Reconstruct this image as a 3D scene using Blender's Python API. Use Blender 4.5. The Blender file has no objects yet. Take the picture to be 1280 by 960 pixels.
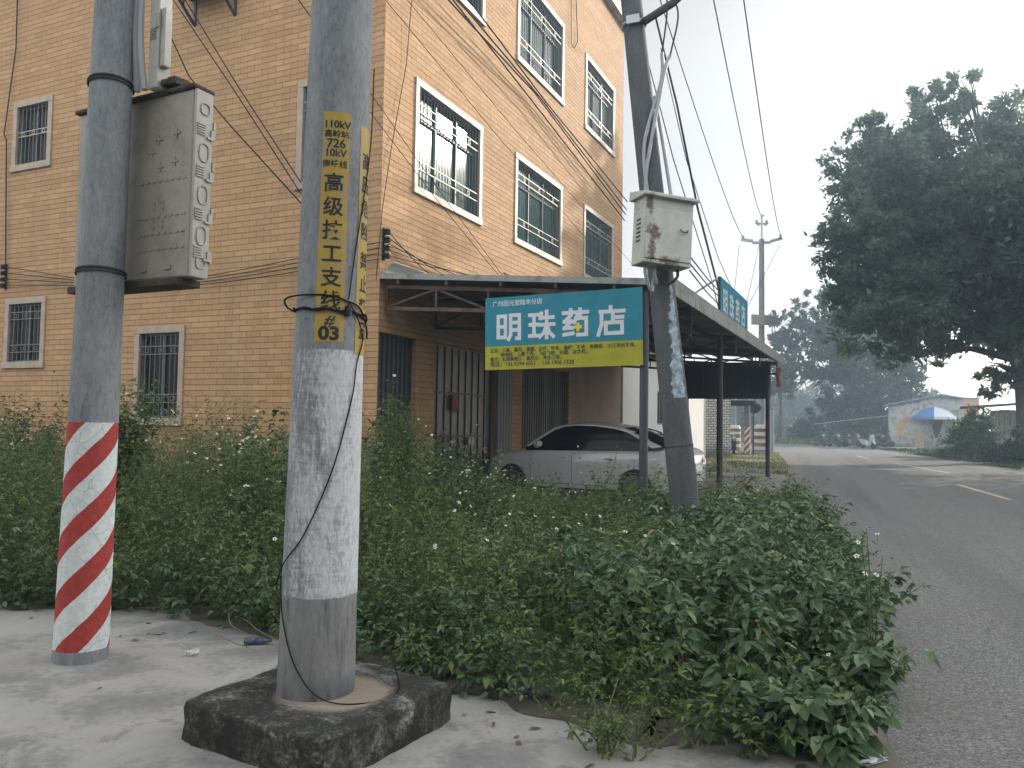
import bpy, math, random
import numpy as np
from mathutils import Vector, Matrix, noise as mnoise
from math import sin, cos, pi, radians, atan2, hypot, sqrt
random.seed(7)
rng = np.random.default_rng(11)
SC = bpy.context.scene
COL = SC.collection

# ------------------------------------------------------------------ helpers
def thing(name, label, cat, loc=(0, 0, 0), rz=0.0, group=None):
    o = bpy.data.objects.new(name, None); COL.objects.link(o)
    o.empty_display_size = 0.2
    o.location = loc; o.rotation_euler = (0, 0, rz)
    o['label'] = label; o['category'] = cat
    if group: o['group'] = group
    return o

def tag(o, label, cat, group=None):
    o['label'] = label; o['category'] = cat
    if group: o['group'] = group
    return o

def struct(o, kind='structure'):
    o['kind'] = kind
    return o

class MB:
    def __init__(s): s.v = []; s.f = []; s.m = []
    def add(s, vs, fs, mi=0):
        b = len(s.v); s.v += [tuple(p) for p in vs]
        s.f += [tuple(b + i for i in f) for f in fs]; s.m += [mi] * len(fs)
        return s
    def box(s, x0, x1, y0, y1, z0, z1, mi=0, M=None):
        vs = [(x, y, z) for z in (z0, z1) for y in (y0, y1) for x in (x0, x1)]
        if M is not None: vs = [M @ Vector(p) for p in vs]
        return s.add(vs, [(0, 2, 3, 1), (4, 5, 7, 6), (0, 1, 5, 4), (2, 6, 7, 3), (0, 4, 6, 2), (1, 3, 7, 5)], mi)
    def bar(s, a, b, w, h, mi=0, up=(0, 0, 1)):
        a = Vector(a); b = Vector(b); d = (b - a).normalized(); u = Vector(up)
        if abs(d.dot(u)) > .98: u = Vector((1, 0, 0))
        sd = d.cross(u).normalized(); u = sd.cross(d).normalized()
        vs = [p + sd * sx * w / 2 + u * sz * h / 2 for p in (a, b) for sx, sz in ((-1, -1), (1, -1), (1, 1), (-1, 1))]
        return s.add(vs, [(3, 2, 1, 0), (4, 5, 6, 7), (0, 1, 5, 4), (1, 2, 6, 5), (2, 3, 7, 6), (3, 0, 4, 7)], mi)
    def tube(s, pts, r, n=8, mi=0, caps=True):
        pts = [Vector(p) for p in pts]; k = len(pts)
        rs = r if isinstance(r, (list, tuple)) else [r] * k
        vs = []; ref = None
        for i, p in enumerate(pts):
            d = (pts[min(i + 1, k - 1)] - pts[max(i - 1, 0)]).normalized()
            if ref is None: ref = Vector((0, 0, 1)) if abs(d.z) < .9 else Vector((1, 0, 0))
            a = d.cross(ref)
            if a.length < 1e-4: a = d.orthogonal()
            a.normalize(); b = d.cross(a).normalized(); ref = a.cross(d)
            for j in range(n):
                t = 2 * pi * j / n
                vs.append(p + a * (cos(t) * rs[i]) + b * (sin(t) * rs[i]))
        fs = [(i * n + j, i * n + (j + 1) % n, (i + 1) * n + (j + 1) % n, (i + 1) * n + j) for i in range(k - 1) for j in range(n)]
        if caps: fs += [tuple(range(n - 1, -1, -1)), tuple((k - 1) * n + j for j in range(n))]
        return s.add(vs, fs, mi)
    def lathe(s, prof, n=24, c=(0, 0, 0), M=None, mi=0):
        vs = []
        for r, z in prof:
            for j in range(n):
                t = 2 * pi * j / n; p = Vector((r * cos(t), r * sin(t), z))
                if M is not None: p = M @ p
                vs.append((p.x + c[0], p.y + c[1], p.z + c[2]))
        k = len(prof)
        fs = [(i * n + j, i * n + (j + 1) % n, (i + 1) * n + (j + 1) % n, (i + 1) * n + j) for i in range(k - 1) for j in range(n)]
        fs += [tuple(range(n - 1, -1, -1)), tuple((k - 1) * n + j for j in range(n))]
        return s.add(vs, fs, mi)
    def prism(s, poly, vec, mi=0):
        n = len(poly); v = Vector(vec); a = [Vector(p) for p in poly]
        fs = [tuple(range(n - 1, -1, -1)), tuple(range(n, 2 * n))] + [(i, (i + 1) % n, n + (i + 1) % n, n + i) for i in range(n)]
        return s.add(a + [p + v for p in a], fs, mi)
    def build(s, name, mats, parent=None, smooth=False, bevel=0, loc=None, angle=35):
        me = bpy.data.meshes.new(name); me.from_pydata(s.v, [], s.f); me.update()
        if not isinstance(mats, (list, tuple)): mats = [mats]
        for m in mats: me.materials.append(m)
        me.polygons.foreach_set('material_index', s.m)
        if smooth:
            me.polygons.foreach_set('use_smooth', [True] * len(me.polygons))
            me.set_sharp_from_angle(angle=radians(angle))
        o = bpy.data.objects.new(name, me); COL.objects.link(o)
        if parent: o.parent = parent
        if loc: o.location = loc
        if bevel:
            b = o.modifiers.new('bevel', 'BEVEL'); b.width = bevel; b.segments = 2; b.limit_method = 'ANGLE'
        return o

def dup(root, loc=None, rz=None, label=None, group=None):
    def rec(o, par):
        c = o.copy(); COL.objects.link(c)
        if par: c.parent = par
        for ch in list(o.children): rec(ch, c)
        return c
    r = rec(root, None)
    if loc is not None: r.location = loc
    if rz is not None: r.rotation_euler = (0, 0, rz)
    if label: r['label'] = label
    if group: r['group'] = group
    return r

# ------------------------------------------------------------------ materials
def mat(name):
    m = bpy.data.materials.new(name); m.use_nodes = True
    nt = m.node_tree; b = nt.nodes['Principled BSDF']
    return m, nt, b
def N(nt, typ, ins=None, **kw):
    n = nt.nodes.new(typ)
    for k, v in kw.items(): setattr(n, k, v)
    for k, v in (ins or {}).items():
        if isinstance(v, bpy.types.NodeSocket): nt.links.new(v, n.inputs[k])
        else: n.inputs[k].default_value = v
    return n
def math_(nt, op, a, b=0.0, clamp=False):
    n = N(nt, 'ShaderNodeMath', {0: a, 1: b}, operation=op); n.use_clamp = clamp
    return n.outputs[0]
def mix(nt, fac, a, b):
    n = nt.nodes.new('ShaderNodeMix'); n.data_type = 'RGBA'
    for i, v in ((0, fac), (6, a), (7, b)):
        if isinstance(v, bpy.types.NodeSocket): nt.links.new(v, n.inputs[i])
        else: n.inputs[i].default_value = v if i == 0 or len(v) == 4 else (*v, 1)
    return n.outputs[2]
def ramp(nt, fac, stops, interp='LINEAR'):
    n = nt.nodes.new('ShaderNodeValToRGB'); nt.links.new(fac, n.inputs[0]); cr = n.color_ramp; cr.interpolation = interp
    while len(cr.elements) < len(stops): cr.elements.new(.5)
    for e, (p, c) in zip(cr.elements, stops):
        e.position = p; e.color = (*c, 1) if len(c) == 3 else c
    return n.outputs[0]
def coords(nt, kind='Object'):
    return nt.nodes.new('ShaderNodeTexCoord').outputs[kind]
def geo_pos(nt): return nt.nodes.new('ShaderNodeNewGeometry').outputs['Position']
def noise(nt, vec, scale, detail=4, rough=.55, dist=0):
    return N(nt, 'ShaderNodeTexNoise', {'Vector': vec, 'Scale': scale, 'Detail': detail, 'Roughness': rough, 'Distortion': dist}).outputs[0]
def scaled(nt, vec, sc):
    return N(nt, 'ShaderNodeMapping', {'Vector': vec, 'Scale': sc}).outputs[0]
def bump(nt, b, h, strength=.3, dist=.02):
    n = N(nt, 'ShaderNodeBump', {'Strength': strength, 'Distance': dist, 'Height': h}); nt.links.new(n.outputs[0], b.inputs['Normal'])
def G(v): return (v, v, v)

def simple(name, col, rough=.6, metal=0, var=.25, scale=6, bmp=.0, bscale=40, spec=None):
    """a plain surface whose colour drifts a little with noise"""
    m, nt, b = mat(name)
    c = coords(nt)
    n = noise(nt, c, scale, 5)
    lo = tuple(x * (1 - var) for x in col); hi = tuple(min(1, x * (1 + var)) for x in col)
    k = ramp(nt, n, [(.3, lo), (.7, hi)])
    nt.links.new(k, b.inputs['Base Color'])
    b.inputs['Roughness'].default_value = rough; b.inputs['Metallic'].default_value = metal
    if spec is not None: b.inputs['Specular IOR Level'].default_value = spec
    if bmp: bump(nt, b, noise(nt, c, bscale, 4), bmp, .01)
    return m

def worn(name, col, dirt, amount=.5, scale=3, rough=.6, metal=0, bmp=.2):
    m, nt, b = mat(name); c = coords(nt)
    n1 = noise(nt, c, scale, 8, .65); n2 = noise(nt, c, scale * 9, 5, .6)
    f = math_(nt, 'ADD', math_(nt, 'MULTIPLY', n1, .7), math_(nt, 'MULTIPLY', n2, .3))
    f = N(nt, 'ShaderNodeMapRange', {0: f, 1: .62 - amount * .35, 2: .72 - amount * .2}).outputs[0]
    base = ramp(nt, n2, [(.3, tuple(x * .88 for x in col)), (.7, tuple(min(1, x * 1.1) for x in col))])
    nt.links.new(mix(nt, f, base, dirt), b.inputs['Base Color'])
    b.inputs['Roughness'].default_value = rough; b.inputs['Metallic'].default_value = metal
    if bmp: bump(nt, b, n2, bmp, .006)
    return m

def m_tile():
    m, nt, b = mat('wall_tile'); c = coords(nt)
    sp = N(nt, 'ShaderNodeSeparateXYZ', {0: c})
    u = math_(nt, 'ADD', sp.outputs[0], sp.outputs[1])
    v = N(nt, 'ShaderNodeCombineXYZ', {0: u, 1: sp.outputs[2]}).outputs[0]
    br = N(nt, 'ShaderNodeTexBrick', {'Vector': v, 'Color1': (.462, .288, .152, 1), 'Color2': (.378, .228, .112, 1), 'Mortar': (.20, .125, .08, 1),
           'Scale': 1.0, 'Mortar Size': .004, 'Mortar Smooth': .3, 'Bias': .0, 'Brick Width': .33, 'Row Height': .105})
    br.offset = .5
    n = noise(nt, c, .35, 5); n2 = noise(nt, c, 14, 4)
    streak = noise(nt, scaled(nt, c, (3, 3, .25)), 1.2, 6, .7)
    d = math_(nt, 'MULTIPLY', N(nt, 'ShaderNodeMapRange', {0: streak, 1: .52, 2: .76}).outputs[0], .38)
    col = mix(nt, math_(nt, 'MULTIPLY', n, .35), br.outputs[0], (.38, .222, .112))
    col = mix(nt, d, col, (.17, .12, .085))
    fr0 = math_(nt, 'FRACT', math_(nt, 'DIVIDE', sp.outputs[2], .105))
    groove = math_(nt, 'MULTIPLY', N(nt, 'ShaderNodeMapRange', {0: fr0, 1: .80, 2: .97}).outputs[0], N(nt, 'ShaderNodeMapRange', {0: noise(nt, scaled(nt, c, (1, 1, 6)), 1.6, 5, .7), 1: .35, 2: .65, 3: .25, 4: .9}).outputs[0])
    col = mix(nt, math_(nt, 'MULTIPLY', groove, .60), col, (.17, .10, .06))
    rowid = math_(nt, 'FLOOR', math_(nt, 'DIVIDE', sp.outputs[2], .105))
    rr = N(nt, 'ShaderNodeTexWhiteNoise', {'W': rowid}, noise_dimensions='1D').outputs[0]
    hsv = N(nt, 'ShaderNodeHueSaturation', {'Value': math_(nt, 'ADD', math_(nt, 'ADD', .80, math_(nt, 'MULTIPLY', n2, .26)), math_(nt, 'MULTIPLY', rr, .14)), 'Color': col})
    nt.links.new(hsv.outputs[0], b.inputs['Base Color'])
    b.inputs['Roughness'].default_value = .8; b.inputs['Specular IOR Level'].default_value = .2
    fr = math_(nt, 'FRACT', math_(nt, 'DIVIDE', sp.outputs[2], .105))
    h = math_(nt, 'MULTIPLY', math_(nt, 'SUBTRACT', 1.0, br.outputs['Fac']), math_(nt, 'SUBTRACT', 1.0, math_(nt, 'MULTIPLY', fr, .55)))
    h = math_(nt, 'ADD', h, math_(nt, 'MULTIPLY', n2, .12))
    bump(nt, b, h, 1.0, .03)
    return m

def m_pole(name, paint=False, stripes=False, dark=1.0):
    m, nt, b = mat(name); c = coords(nt); sp = N(nt, 'ShaderNodeSeparateXYZ', {0: c}); z = sp.outputs[2]
    n1 = noise(nt, scaled(nt, c, (1, 1, .3)), 6, 8, .7); n2 = noise(nt, scaled(nt, c, (1, 1, .35)), 60, 4, .6)
    f = math_(nt, 'ADD', math_(nt, 'MULTIPLY', n1, .6), math_(nt, 'MULTIPLY', n2, .4))
    col = ramp(nt, f, [(.32, tuple(dark * q for q in (.105, .115, .13))), (.5, tuple(dark * q for q in (.22, .235, .25))), (.72, tuple(dark * q for q in (.36, .37, .38)))])
    vor = N(nt, 'ShaderNodeTexVoronoi', {'Vector': scaled(nt, c, (1, 1, .6)), 'Scale': 34})
    pit = N(nt, 'ShaderNodeMapRange', {0: vor.outputs['Distance'], 1: .10, 2: .16}).outputs[0]
    col = mix(nt, math_(nt, 'MULTIPLY', math_(nt, 'SUBTRACT', 1, pit), .55), col, (.07, .075, .085))
    h = f
    if paint:
        nb = noise(nt, c, 9, 3)
        zz = math_(nt, 'ADD', z, math_(nt, 'MULTIPLY', math_(nt, 'SUBTRACT', nb, .5), .03))
        band = math_(nt, 'MULTIPLY', math_(nt, 'GREATER_THAN', zz, .475), math_(nt, 'LESS_THAN', zz, 1.648))
        p1 = noise(nt, scaled(nt, c, (1.6, 1.6, .45)), 5, 9, .72, .4)
        p2 = noise(nt, scaled(nt, c, (3, 3, 1.0)), 26, 6, .7)
        pf = math_(nt, 'ADD', math_(nt, 'MULTIPLY', p1, .68), math_(nt, 'MULTIPLY', p2, .32))
        hs_ = noise(nt, scaled(nt, c, (1.0, 1.0, 9)), 9, 5, .75)
        pf = math_(nt, 'ADD', math_(nt, 'MULTIPLY', pf, .8), math_(nt, 'MULTIPLY', hs_, .2))
        keep = N(nt, 'ShaderNodeMapRange', {0: pf, 1: .435, 2: .545}).outputs[0]
        pass
        side_ = math_(nt, 'MULTIPLY', math_(nt, 'SUBTRACT', noise(nt, scaled(nt, c, (1, 1, .5)), 3.2, 3, .5), .5), .55)
        keep = math_(nt, 'ADD', keep, math_(nt, 'ADD', side_, math_(nt, 'MULTIPLY', math_(nt, 'SUBTRACT', sp.outputs[0], math_(nt, 'MULTIPLY', math_(nt, 'SUBTRACT', z, 1.0), .07)), 3.6)), True)
        pc = ramp(nt, p2, [(.3, (.48, .48, .52)), (.7, (.76, .76, .79))])
        col = mix(nt, math_(nt, 'MULTIPLY', math_(nt, 'MULTIPLY', band, keep), .9), col, pc)
        low = N(nt, 'ShaderNodeMapRange', {0: zz, 1: .50, 2: .44}).outputs[0]
        col = mix(nt, math_(nt, 'MULTIPLY', low, .45), col, (.21, .20, .18))
        drip = N(nt, 'ShaderNodeMapRange', {0: noise(nt, scaled(nt, c, (4, 4, .5)), 3, 6, .7), 1: .52, 2: .66}).outputs[0]
        col = mix(nt, math_(nt, 'MULTIPLY', math_(nt, 'MULTIPLY', low, drip), .85), col, (.06, .06, .063))
        foot = math_(nt, 'MULTIPLY', N(nt, 'ShaderNodeMapRange', {0: zz, 1: .12, 2: .02}).outputs[0], N(nt, 'ShaderNodeMapRange', {0: n1, 1: .4, 2: .55}).outputs[0])
        col = mix(nt, math_(nt, 'MULTIPLY', foot, .8), col, (.055, .065, .09))
    if stripes:
        ang = math_(nt, 'ARCTAN2', sp.outputs[1], sp.outputs[0])
        ph = math_(nt, 'SUBTRACT', math_(nt, 'DIVIDE', z, .352), math_(nt, 'MULTIPLY', ang, 2.75 / (2 * pi)))
        ph = math_(nt, 'ADD', ph, math_(nt, 'MULTIPLY', math_(nt, 'SUBTRACT', noise(nt, c, 8, 2), .5), .06))
        ph = math_(nt, 'FRACT', math_(nt, 'ADD', ph, 20.254))
        red = math_(nt, 'LESS_THAN', ph, .46)
        zone = math_(nt, 'MULTIPLY', math_(nt, 'GREATER_THAN', z, .075), math_(nt, 'LESS_THAN', z, 1.46))
        wn = noise(nt, c, 30, 5)
        white = ramp(nt, wn, [(.3, (.55, .60, .60)), (.7, (.74, .78, .77))])
        cr = N(nt, 'ShaderNodeTexVoronoi', {'Vector': c, 'Scale': 9.0}, feature='DISTANCE_TO_EDGE')
        crk = N(nt, 'ShaderNodeMapRange', {0: cr.outputs[0], 1: .022, 2: .006}).outputs[0]
        crk = math_(nt, 'MULTIPLY', crk, N(nt, 'ShaderNodeMapRange', {0: noise(nt, c, 3.5, 2), 1: .44, 2: .52}).outputs[0])
        white = mix(nt, math_(nt, 'MULTIPLY', crk, .6), white, (.20, .26, .28))
        rc = ramp(nt, wn, [(.3, (.30, .032, .028)), (.7, (.44, .055, .045))])
        col = mix(nt, zone, col, mix(nt, red, white, rc))
    nt.links.new(col, b.inputs['Base Color'])
    b.inputs['Roughness'].default_value = .8
    bump(nt, b, math_(nt, 'ADD', f, math_(nt, 'MULTIPLY', pit, .3)), .25, .01)
    return m

def m_leaf(name, dark, mid, light, trans=.25, rough=.55, nscale=1.3, yellow=None):
    m, nt, b = mat(name)
    g = nt.nodes.new('ShaderNodeNewGeometry')
    n = noise(nt, g.outputs['Position'], nscale, 3)
    r = g.outputs['Random Per Island']
    f = math_(nt, 'ADD', math_(nt, 'MULTIPLY', n, .55), math_(nt, 'MULTIPLY', r, .45))
    col = ramp(nt, f, [(.25, dark), (.5, mid), (.78, light)])
    if yellow:
        y = math_(nt, 'GREATER_THAN', math_(nt, 'FRACT', math_(nt, 'MULTIPLY', r, 37.7)), .988)
        col = mix(nt, y, col, yellow)
    nt.links.new(col, b.inputs['Base Color']); b.inputs['Roughness'].default_value = rough
    b.inputs['Specular IOR Level'].default_value = .35
    t = nt.nodes.new('ShaderNodeBsdfTranslucent')
    hs = N(nt, 'ShaderNodeHueSaturation', {'Hue': .485, 'Saturation': 1.1, 'Value': 1.5, 'Color': col}); nt.links.new(hs.outputs[0], t.inputs[0])
    mx = nt.nodes.new('ShaderNodeMixShader'); mx.inputs[0].default_value = trans
    nt.links.new(b.outputs[0], mx.inputs[1]); nt.links.new(t.outputs[0], mx.inputs[2])
    nt.links.new(mx.outputs[0], nt.nodes['Material Output'].inputs[0])
    return m

def m_ground():
    m, nt, b = mat('ground_soil'); p = geo_pos(nt)
    n1 = noise(nt, p, .25, 6, .6); n2 = noise(nt, p, 9, 6, .7); n3 = noise(nt, p, 1.3, 5, .6)
    col = ramp(nt, n2, [(.3, (.075, .062, .045)), (.7, (.19, .16, .12))])
    grass = ramp(nt, n2, [(.3, (.035, .055, .018)), (.7, (.10, .13, .04))])
    f = N(nt, 'ShaderNodeMapRange', {0: n3, 1: .42, 2: .58}).outputs[0]
    nt.links.new(mix(nt, f, col, grass), b.inputs['Base Color']); b.inputs['Roughness'].default_value = .95
    bump(nt, b, n2, .6, .03)
    return m

def m_asphalt():
    m, nt, b = mat('asphalt'); p = geo_pos(nt)
    v = N(nt, 'ShaderNodeTexVoronoi', {'Vector': p, 'Scale': 95}); n2 = noise(nt, p, 42, 4, .75); n1 = noise(nt, p, .7, 6, .6)
    f = math_(nt, 'ADD', math_(nt, 'MULTIPLY', n2, .6), math_(nt, 'MULTIPLY', N(nt, 'ShaderNodeSeparateColor', {0: v.outputs['Color']}).outputs[0], .4))
    col = ramp(nt, f, [(.28, (.085, .085, .083)), (.50, (.185, .182, .175)), (.68, (.27, .265, .253)), (.82, (.46, .45, .42))])
    col = mix(nt, math_(nt, 'MULTIPLY', N(nt, 'ShaderNodeMapRange', {0: n1, 1: .42, 2: .72}).outputs[0], .40), col, (.17, .16, .143))
    tr = noise(nt, scaled(nt, N(nt, 'ShaderNodeVectorRotate', {'Vector': p, 'Angle': radians(20)}, rotation_type='Z_AXIS').outputs[0], (.9, .04, 1)), 1.0, 4, .6)
    col = mix(nt, math_(nt, 'MULTIPLY', N(nt, 'ShaderNodeMapRange', {0: tr, 1: .47, 2: .68}).outputs[0], .42), col, (.055, .055, .058))
    cr = N(nt, 'ShaderNodeTexVoronoi', {'Vector': N(nt, 'ShaderNodeVectorMath', {0: p, 1: N(nt, 'ShaderNodeTexNoise', {'Vector': p, 'Scale': 1.5}).outputs[1]}, operation='ADD').outputs[0], 'Scale': .45}, feature='DISTANCE_TO_EDGE')
    crk = math_(nt, 'MULTIPLY', N(nt, 'ShaderNodeMapRange', {0: cr.outputs[0], 1: .008, 2: .002}).outputs[0], N(nt, 'ShaderNodeMapRange', {0: n1, 1: .5, 2: .56}).outputs[0])
    nt.links.new(col, b.inputs['Base Color']); b.inputs['Roughness'].default_value = .85; b.inputs['Specular IOR Level'].default_value = .25
    bump(nt, b, f, .55, .012)
    return m

def m_pavement():
    m, nt, b = mat('concrete_pavement'); p = geo_pos(nt)
    n1 = noise(nt, p, 1.6, 8, .62, .5); n2 = noise(nt, p, 22, 6, .7); n3 = noise(nt, p, .6, 4, .5)
    f = math_(nt, 'ADD', math_(nt, 'MULTIPLY', n1, .75), math_(nt, 'MULTIPLY', n2, .25))
    col = ramp(nt, f, [(.33, (.175, .175, .168)), (.44, (.235, .23, .217)), (.51, (.34, .328, .302)), (.72, (.42, .405, .372))])
    spots = N(nt, 'ShaderNodeMapRange', {0: noise(nt, p, 3.3, 6, .7, 1.0), 1: .60, 2: .66}).outputs[0]
    col = mix(nt, math_(nt, 'MULTIPLY', spots, .55), col, (.15, .15, .145))
    pd = N(nt, 'ShaderNodeVectorMath', {0: p, 1: N(nt, 'ShaderNodeTexNoise', {'Vector': p, 'Scale': 2.2, 'Detail': 5}).outputs[1]}, operation='ADD').outputs[0]
    cr = N(nt, 'ShaderNodeTexVoronoi', {'Vector': pd, 'Scale': .55}, feature='DISTANCE_TO_EDGE')
    crk = math_(nt, 'MULTIPLY', N(nt, 'ShaderNodeMapRange', {0: cr.outputs[0], 1: .005, 2: .001}).outputs[0], .35)
    col = mix(nt, crk, col, (.13, .125, .12))
    nt.links.new(col, b.inputs['Base Color']); b.inputs['Roughness'].default_value = .88
    bump(nt, b, math_(nt, 'ADD', n2, n1), .35, .012)
    return m

def m_moss():
    m, nt, b = mat('mossy_concrete'); c = coords(nt); sp = N(nt, 'ShaderNodeSeparateXYZ', {0: c})
    n1 = noise(nt, c, 5, 9, .7, .3); n2 = noise(nt, c, 48, 6, .75)
    f = math_(nt, 'ADD', math_(nt, 'MULTIPLY', n1, .6), math_(nt, 'MULTIPLY', n2, .4))
    col = ramp(nt, f, [(.37, (.009, .010, .009)), (.49, (.024, .025, .021)), (.55, (.075, .074, .065)), (.60, (.20, .195, .18)), (.68, (.44, .43, .41))])
    r = N(nt, 'ShaderNodeVectorMath', {0: c, 1: (0.07, .0, .19)}, operation='DISTANCE').outputs['Value']
    nb = math_(nt, 'ADD', r, math_(nt, 'MULTIPLY', math_(nt, 'SUBTRACT', n1, .5), .22))
    ring = N(nt, 'ShaderNodeMapRange', {0: nb, 1: .29, 2: .225}).outputs[0]
    col = mix(nt, math_(nt, 'MULTIPLY', ring, .85), col, mix(nt, n2, (.24, .20, .155), (.42, .35, .27)))
    nt.links.new(col, b.inputs['Base Color']); b.inputs['Roughness'].default_value = .95
    bump(nt, b, f, .7, .015)
    return m

def m_box_paint():
    """cream sheet metal with a few rust spots of their own shape"""
    m, nt, b = mat('rusty_painted_steel'); c = coords(nt)
    n = noise(nt, c, 22, 7, .7); n0 = noise(nt, c, 5, 5)
    col = ramp(nt, n0, [(.3, (.40, .42, .38)), (.7, (.56, .57, .53))])
    fall = None
    for (x, z, rx, rz) in ((-.20, -.05, .09, .10), (-.22, -.24, .05, .16), (.03, -.36, .16, .06), (-.26, .28, .05, .1)):
        q = N(nt, 'ShaderNodeVectorMath', {0: N(nt, 'ShaderNodeMapping', {'Vector': c, 'Location': (-x / rx, 0, -z / rz), 'Scale': (1 / rx, 0.0, 1 / rz)}).outputs[0]}, operation='LENGTH').outputs['Value']
        k = N(nt, 'ShaderNodeMapRange', {0: math_(nt, 'ADD', q, math_(nt, 'MULTIPLY', math_(nt, 'SUBTRACT', n, .5), 3.2)), 1: 1.15, 2: .55}).outputs[0]
        fall = k if fall is None else math_(nt, 'MAXIMUM', fall, k)
    rust = ramp(nt, n, [(.35, (.035, .015, .01)), (.6, (.14, .06, .035))])
    nt.links.new(mix(nt, math_(nt, 'MULTIPLY', fall, .88), col, rust), b.inputs['Base Color'])
    b.inputs['Roughness'].default_value = .55
    return m

def m_corr(name, c1, c2, axis=0, pitch=.2, depth=.03, rough=.5, metal=0, dirt=(.1, .09, .07), damt=.3):
    m, nt, b = mat(name); c = coords(nt); sp = N(nt, 'ShaderNodeSeparateXYZ', {0: c})
    n = noise(nt, scaled(nt, c, (2, 2, .4)), 1.5, 7, .65)
    col = mix(nt, n, c1, c2)
    col = mix(nt, math_(nt, 'MULTIPLY', N(nt, 'ShaderNodeMapRange', {0: noise(nt, c, 4, 7, .7), 1: .5, 2: .75}).outputs[0], damt), col, dirt)
    nt.links.new(col, b.inputs['Base Color']); b.inputs['Roughness'].default_value = rough; b.inputs['Metallic'].default_value = metal
    if depth:
        w = math_(nt, 'SINE', math_(nt, 'MULTIPLY', sp.outputs[axis], 2 * pi / pitch))
        bump(nt, b, w, .6, depth)
    return m

def m_brickwhite():
    m, nt, b = mat('white_brick'); c = coords(nt); sp = N(nt, 'ShaderNodeSeparateXYZ', {0: c})
    v = N(nt, 'ShaderNodeCombineXYZ', {0: math_(nt, 'ADD', sp.outputs[0], sp.outputs[1]), 1: sp.outputs[2]}).outputs[0]
    br = N(nt, 'ShaderNodeTexBrick', {'Vector': v, 'Color1': (.74, .73, .69, 1), 'Color2': (.56, .55, .52, 1), 'Mortar': (.06, .055, .05, 1), 'Scale': 1, 'Mortar Size': .014, 'Brick Width': .25, 'Row Height': .12})
    low = N(nt, 'ShaderNodeMapRange', {0: math_(nt, 'ADD', sp.outputs[2], math_(nt, 'MULTIPLY', noise(nt, c, 3, 5), .6)), 1: 1.0, 2: .5}).outputs[0]
    nt.links.new(mix(nt, math_(nt, 'MULTIPLY', low, .75), br.outputs[0], (.06, .06, .045)), b.inputs['Base Color'])
    b.inputs['Roughness'].default_value = .9; bump(nt, b, math_(nt, 'SUBTRACT', 1, br.outputs['Fac']), .8, .02)
    return m

def m_plaster(name, col, stain, amt=.5, scale=1.2):
    m, nt, b = mat(name); c = coords(nt)
    n1 = noise(nt, scaled(nt, c, (1, 1, .5)), scale, 8, .65); n2 = noise(nt, c, 18, 5)
    f = N(nt, 'ShaderNodeMapRange', {0: n1, 1: .45, 2: .72}).outputs[0]
    base = ramp(nt, n2, [(.3, tuple(x * .9 for x in col)), (.7, tuple(min(1, x * 1.08) for x in col))])
    nt.links.new(mix(nt, math_(nt, 'MULTIPLY', f, amt), base, stain), b.inputs['Base Color'])
    b.inputs['Roughness'].default_value = .85; bump(nt, b, n2, .25, .01)
    return m

def m_mural():
    m, nt, b = mat('mural_wall'); c = coords(nt); n = noise(nt, c, 2.2, 7, .65, .6); n2 = noise(nt, c, 7, 5)
    col = ramp(nt, n, [(.36, (.20, .22, .24)), (.5, (.42, .43, .42)), (.66, (.52, .50, .46))])
    for (x, z, rx, rz, cc) in ((.75, 1.5, .35, .75, (.50, .34, .10)), (1.25, 2.15, .38, .32, (.48, .22, .08)), (1.9, 1.05, .75, .38, (.42, .36, .16)), (3.6, .35, 2.2, .3, (.40, .27, .22))):
        q = N(nt, 'ShaderNodeVectorMath', {0: N(nt, 'ShaderNodeMapping', {'Vector': c, 'Location': (-x / rx, 0, -z / rz), 'Scale': (1 / rx, 0.0, 1 / rz)}).outputs[0]}, operation='LENGTH').outputs['Value']
        k = N(nt, 'ShaderNodeMapRange', {0: math_(nt, 'ADD', q, math_(nt, 'MULTIPLY', math_(nt, 'SUBTRACT', n2, .5), 2.2)), 1: 1.1, 2: .7}).outputs[0]
        col = mix(nt, math_(nt, 'MULTIPLY', k, .75), col, cc)
    nt.links.new(col, b.inputs['Base Color']); b.inputs['Roughness'].default_value = .85
    return m

MT = {}
MT['tile'] = m_tile()
MT['pole_big'] = m_pole('concrete_pole_painted', paint=True)
MT['pole_stripe'] = m_pole('concrete_pole_striped', stripes=True)
MT['pole_plain'] = m_pole('concrete_pole'); MT['pole_backlit'] = m_pole('backlit_concrete_pole', dark=.40)  # leaning pole: its backlit shade is put into a darkened concrete colour
MT['moss'] = m_moss()
MT['ground'] = m_ground(); MT['asphalt'] = m_asphalt(); MT['pave'] = m_pavement()
MT['boxpaint'] = m_box_paint()
MT['trim'] = simple('window_trim', (.37, .315, .255), .5, var=.1)
MT['trimA'] = simple('window_trim_stone', (.37, .295, .225), .6, var=.15)
MT['alu'] = simple('aluminium', (.13, .15, .155), .5, .2, .15)
MT['steel'] = simple('stainless_steel', (.36, .32, .26), .5, .1, .12)
MT['steel_dk'] = simple('grille_bar_grey', (.12, .125, .125), .5, .2, .2)
def m_glass():
    m, nt, b = mat('green_glass'); c = coords(nt)
    k = ramp(nt, noise(nt, c, .9, 3), [(.35, (.015, .045, .043)), (.7, (.05, .13, .118))])
    nt.links.new(k, b.inputs['Base Color']); b.inputs['Roughness'].default_value = .12; b.inputs['Specular IOR Level'].default_value = .12
    bump(nt, b, noise(nt, c, 1.5, 2), .05, .02)
    return m
MT['glass'] = m_glass()
MT['glass_dk'] = simple('dark_glass', (.016, .018, .018), .2, var=.4, spec=.08)
MT['soffit'] = worn('eave_concrete', (.42, .40, .37), (.16, .15, .13), .3)
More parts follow.
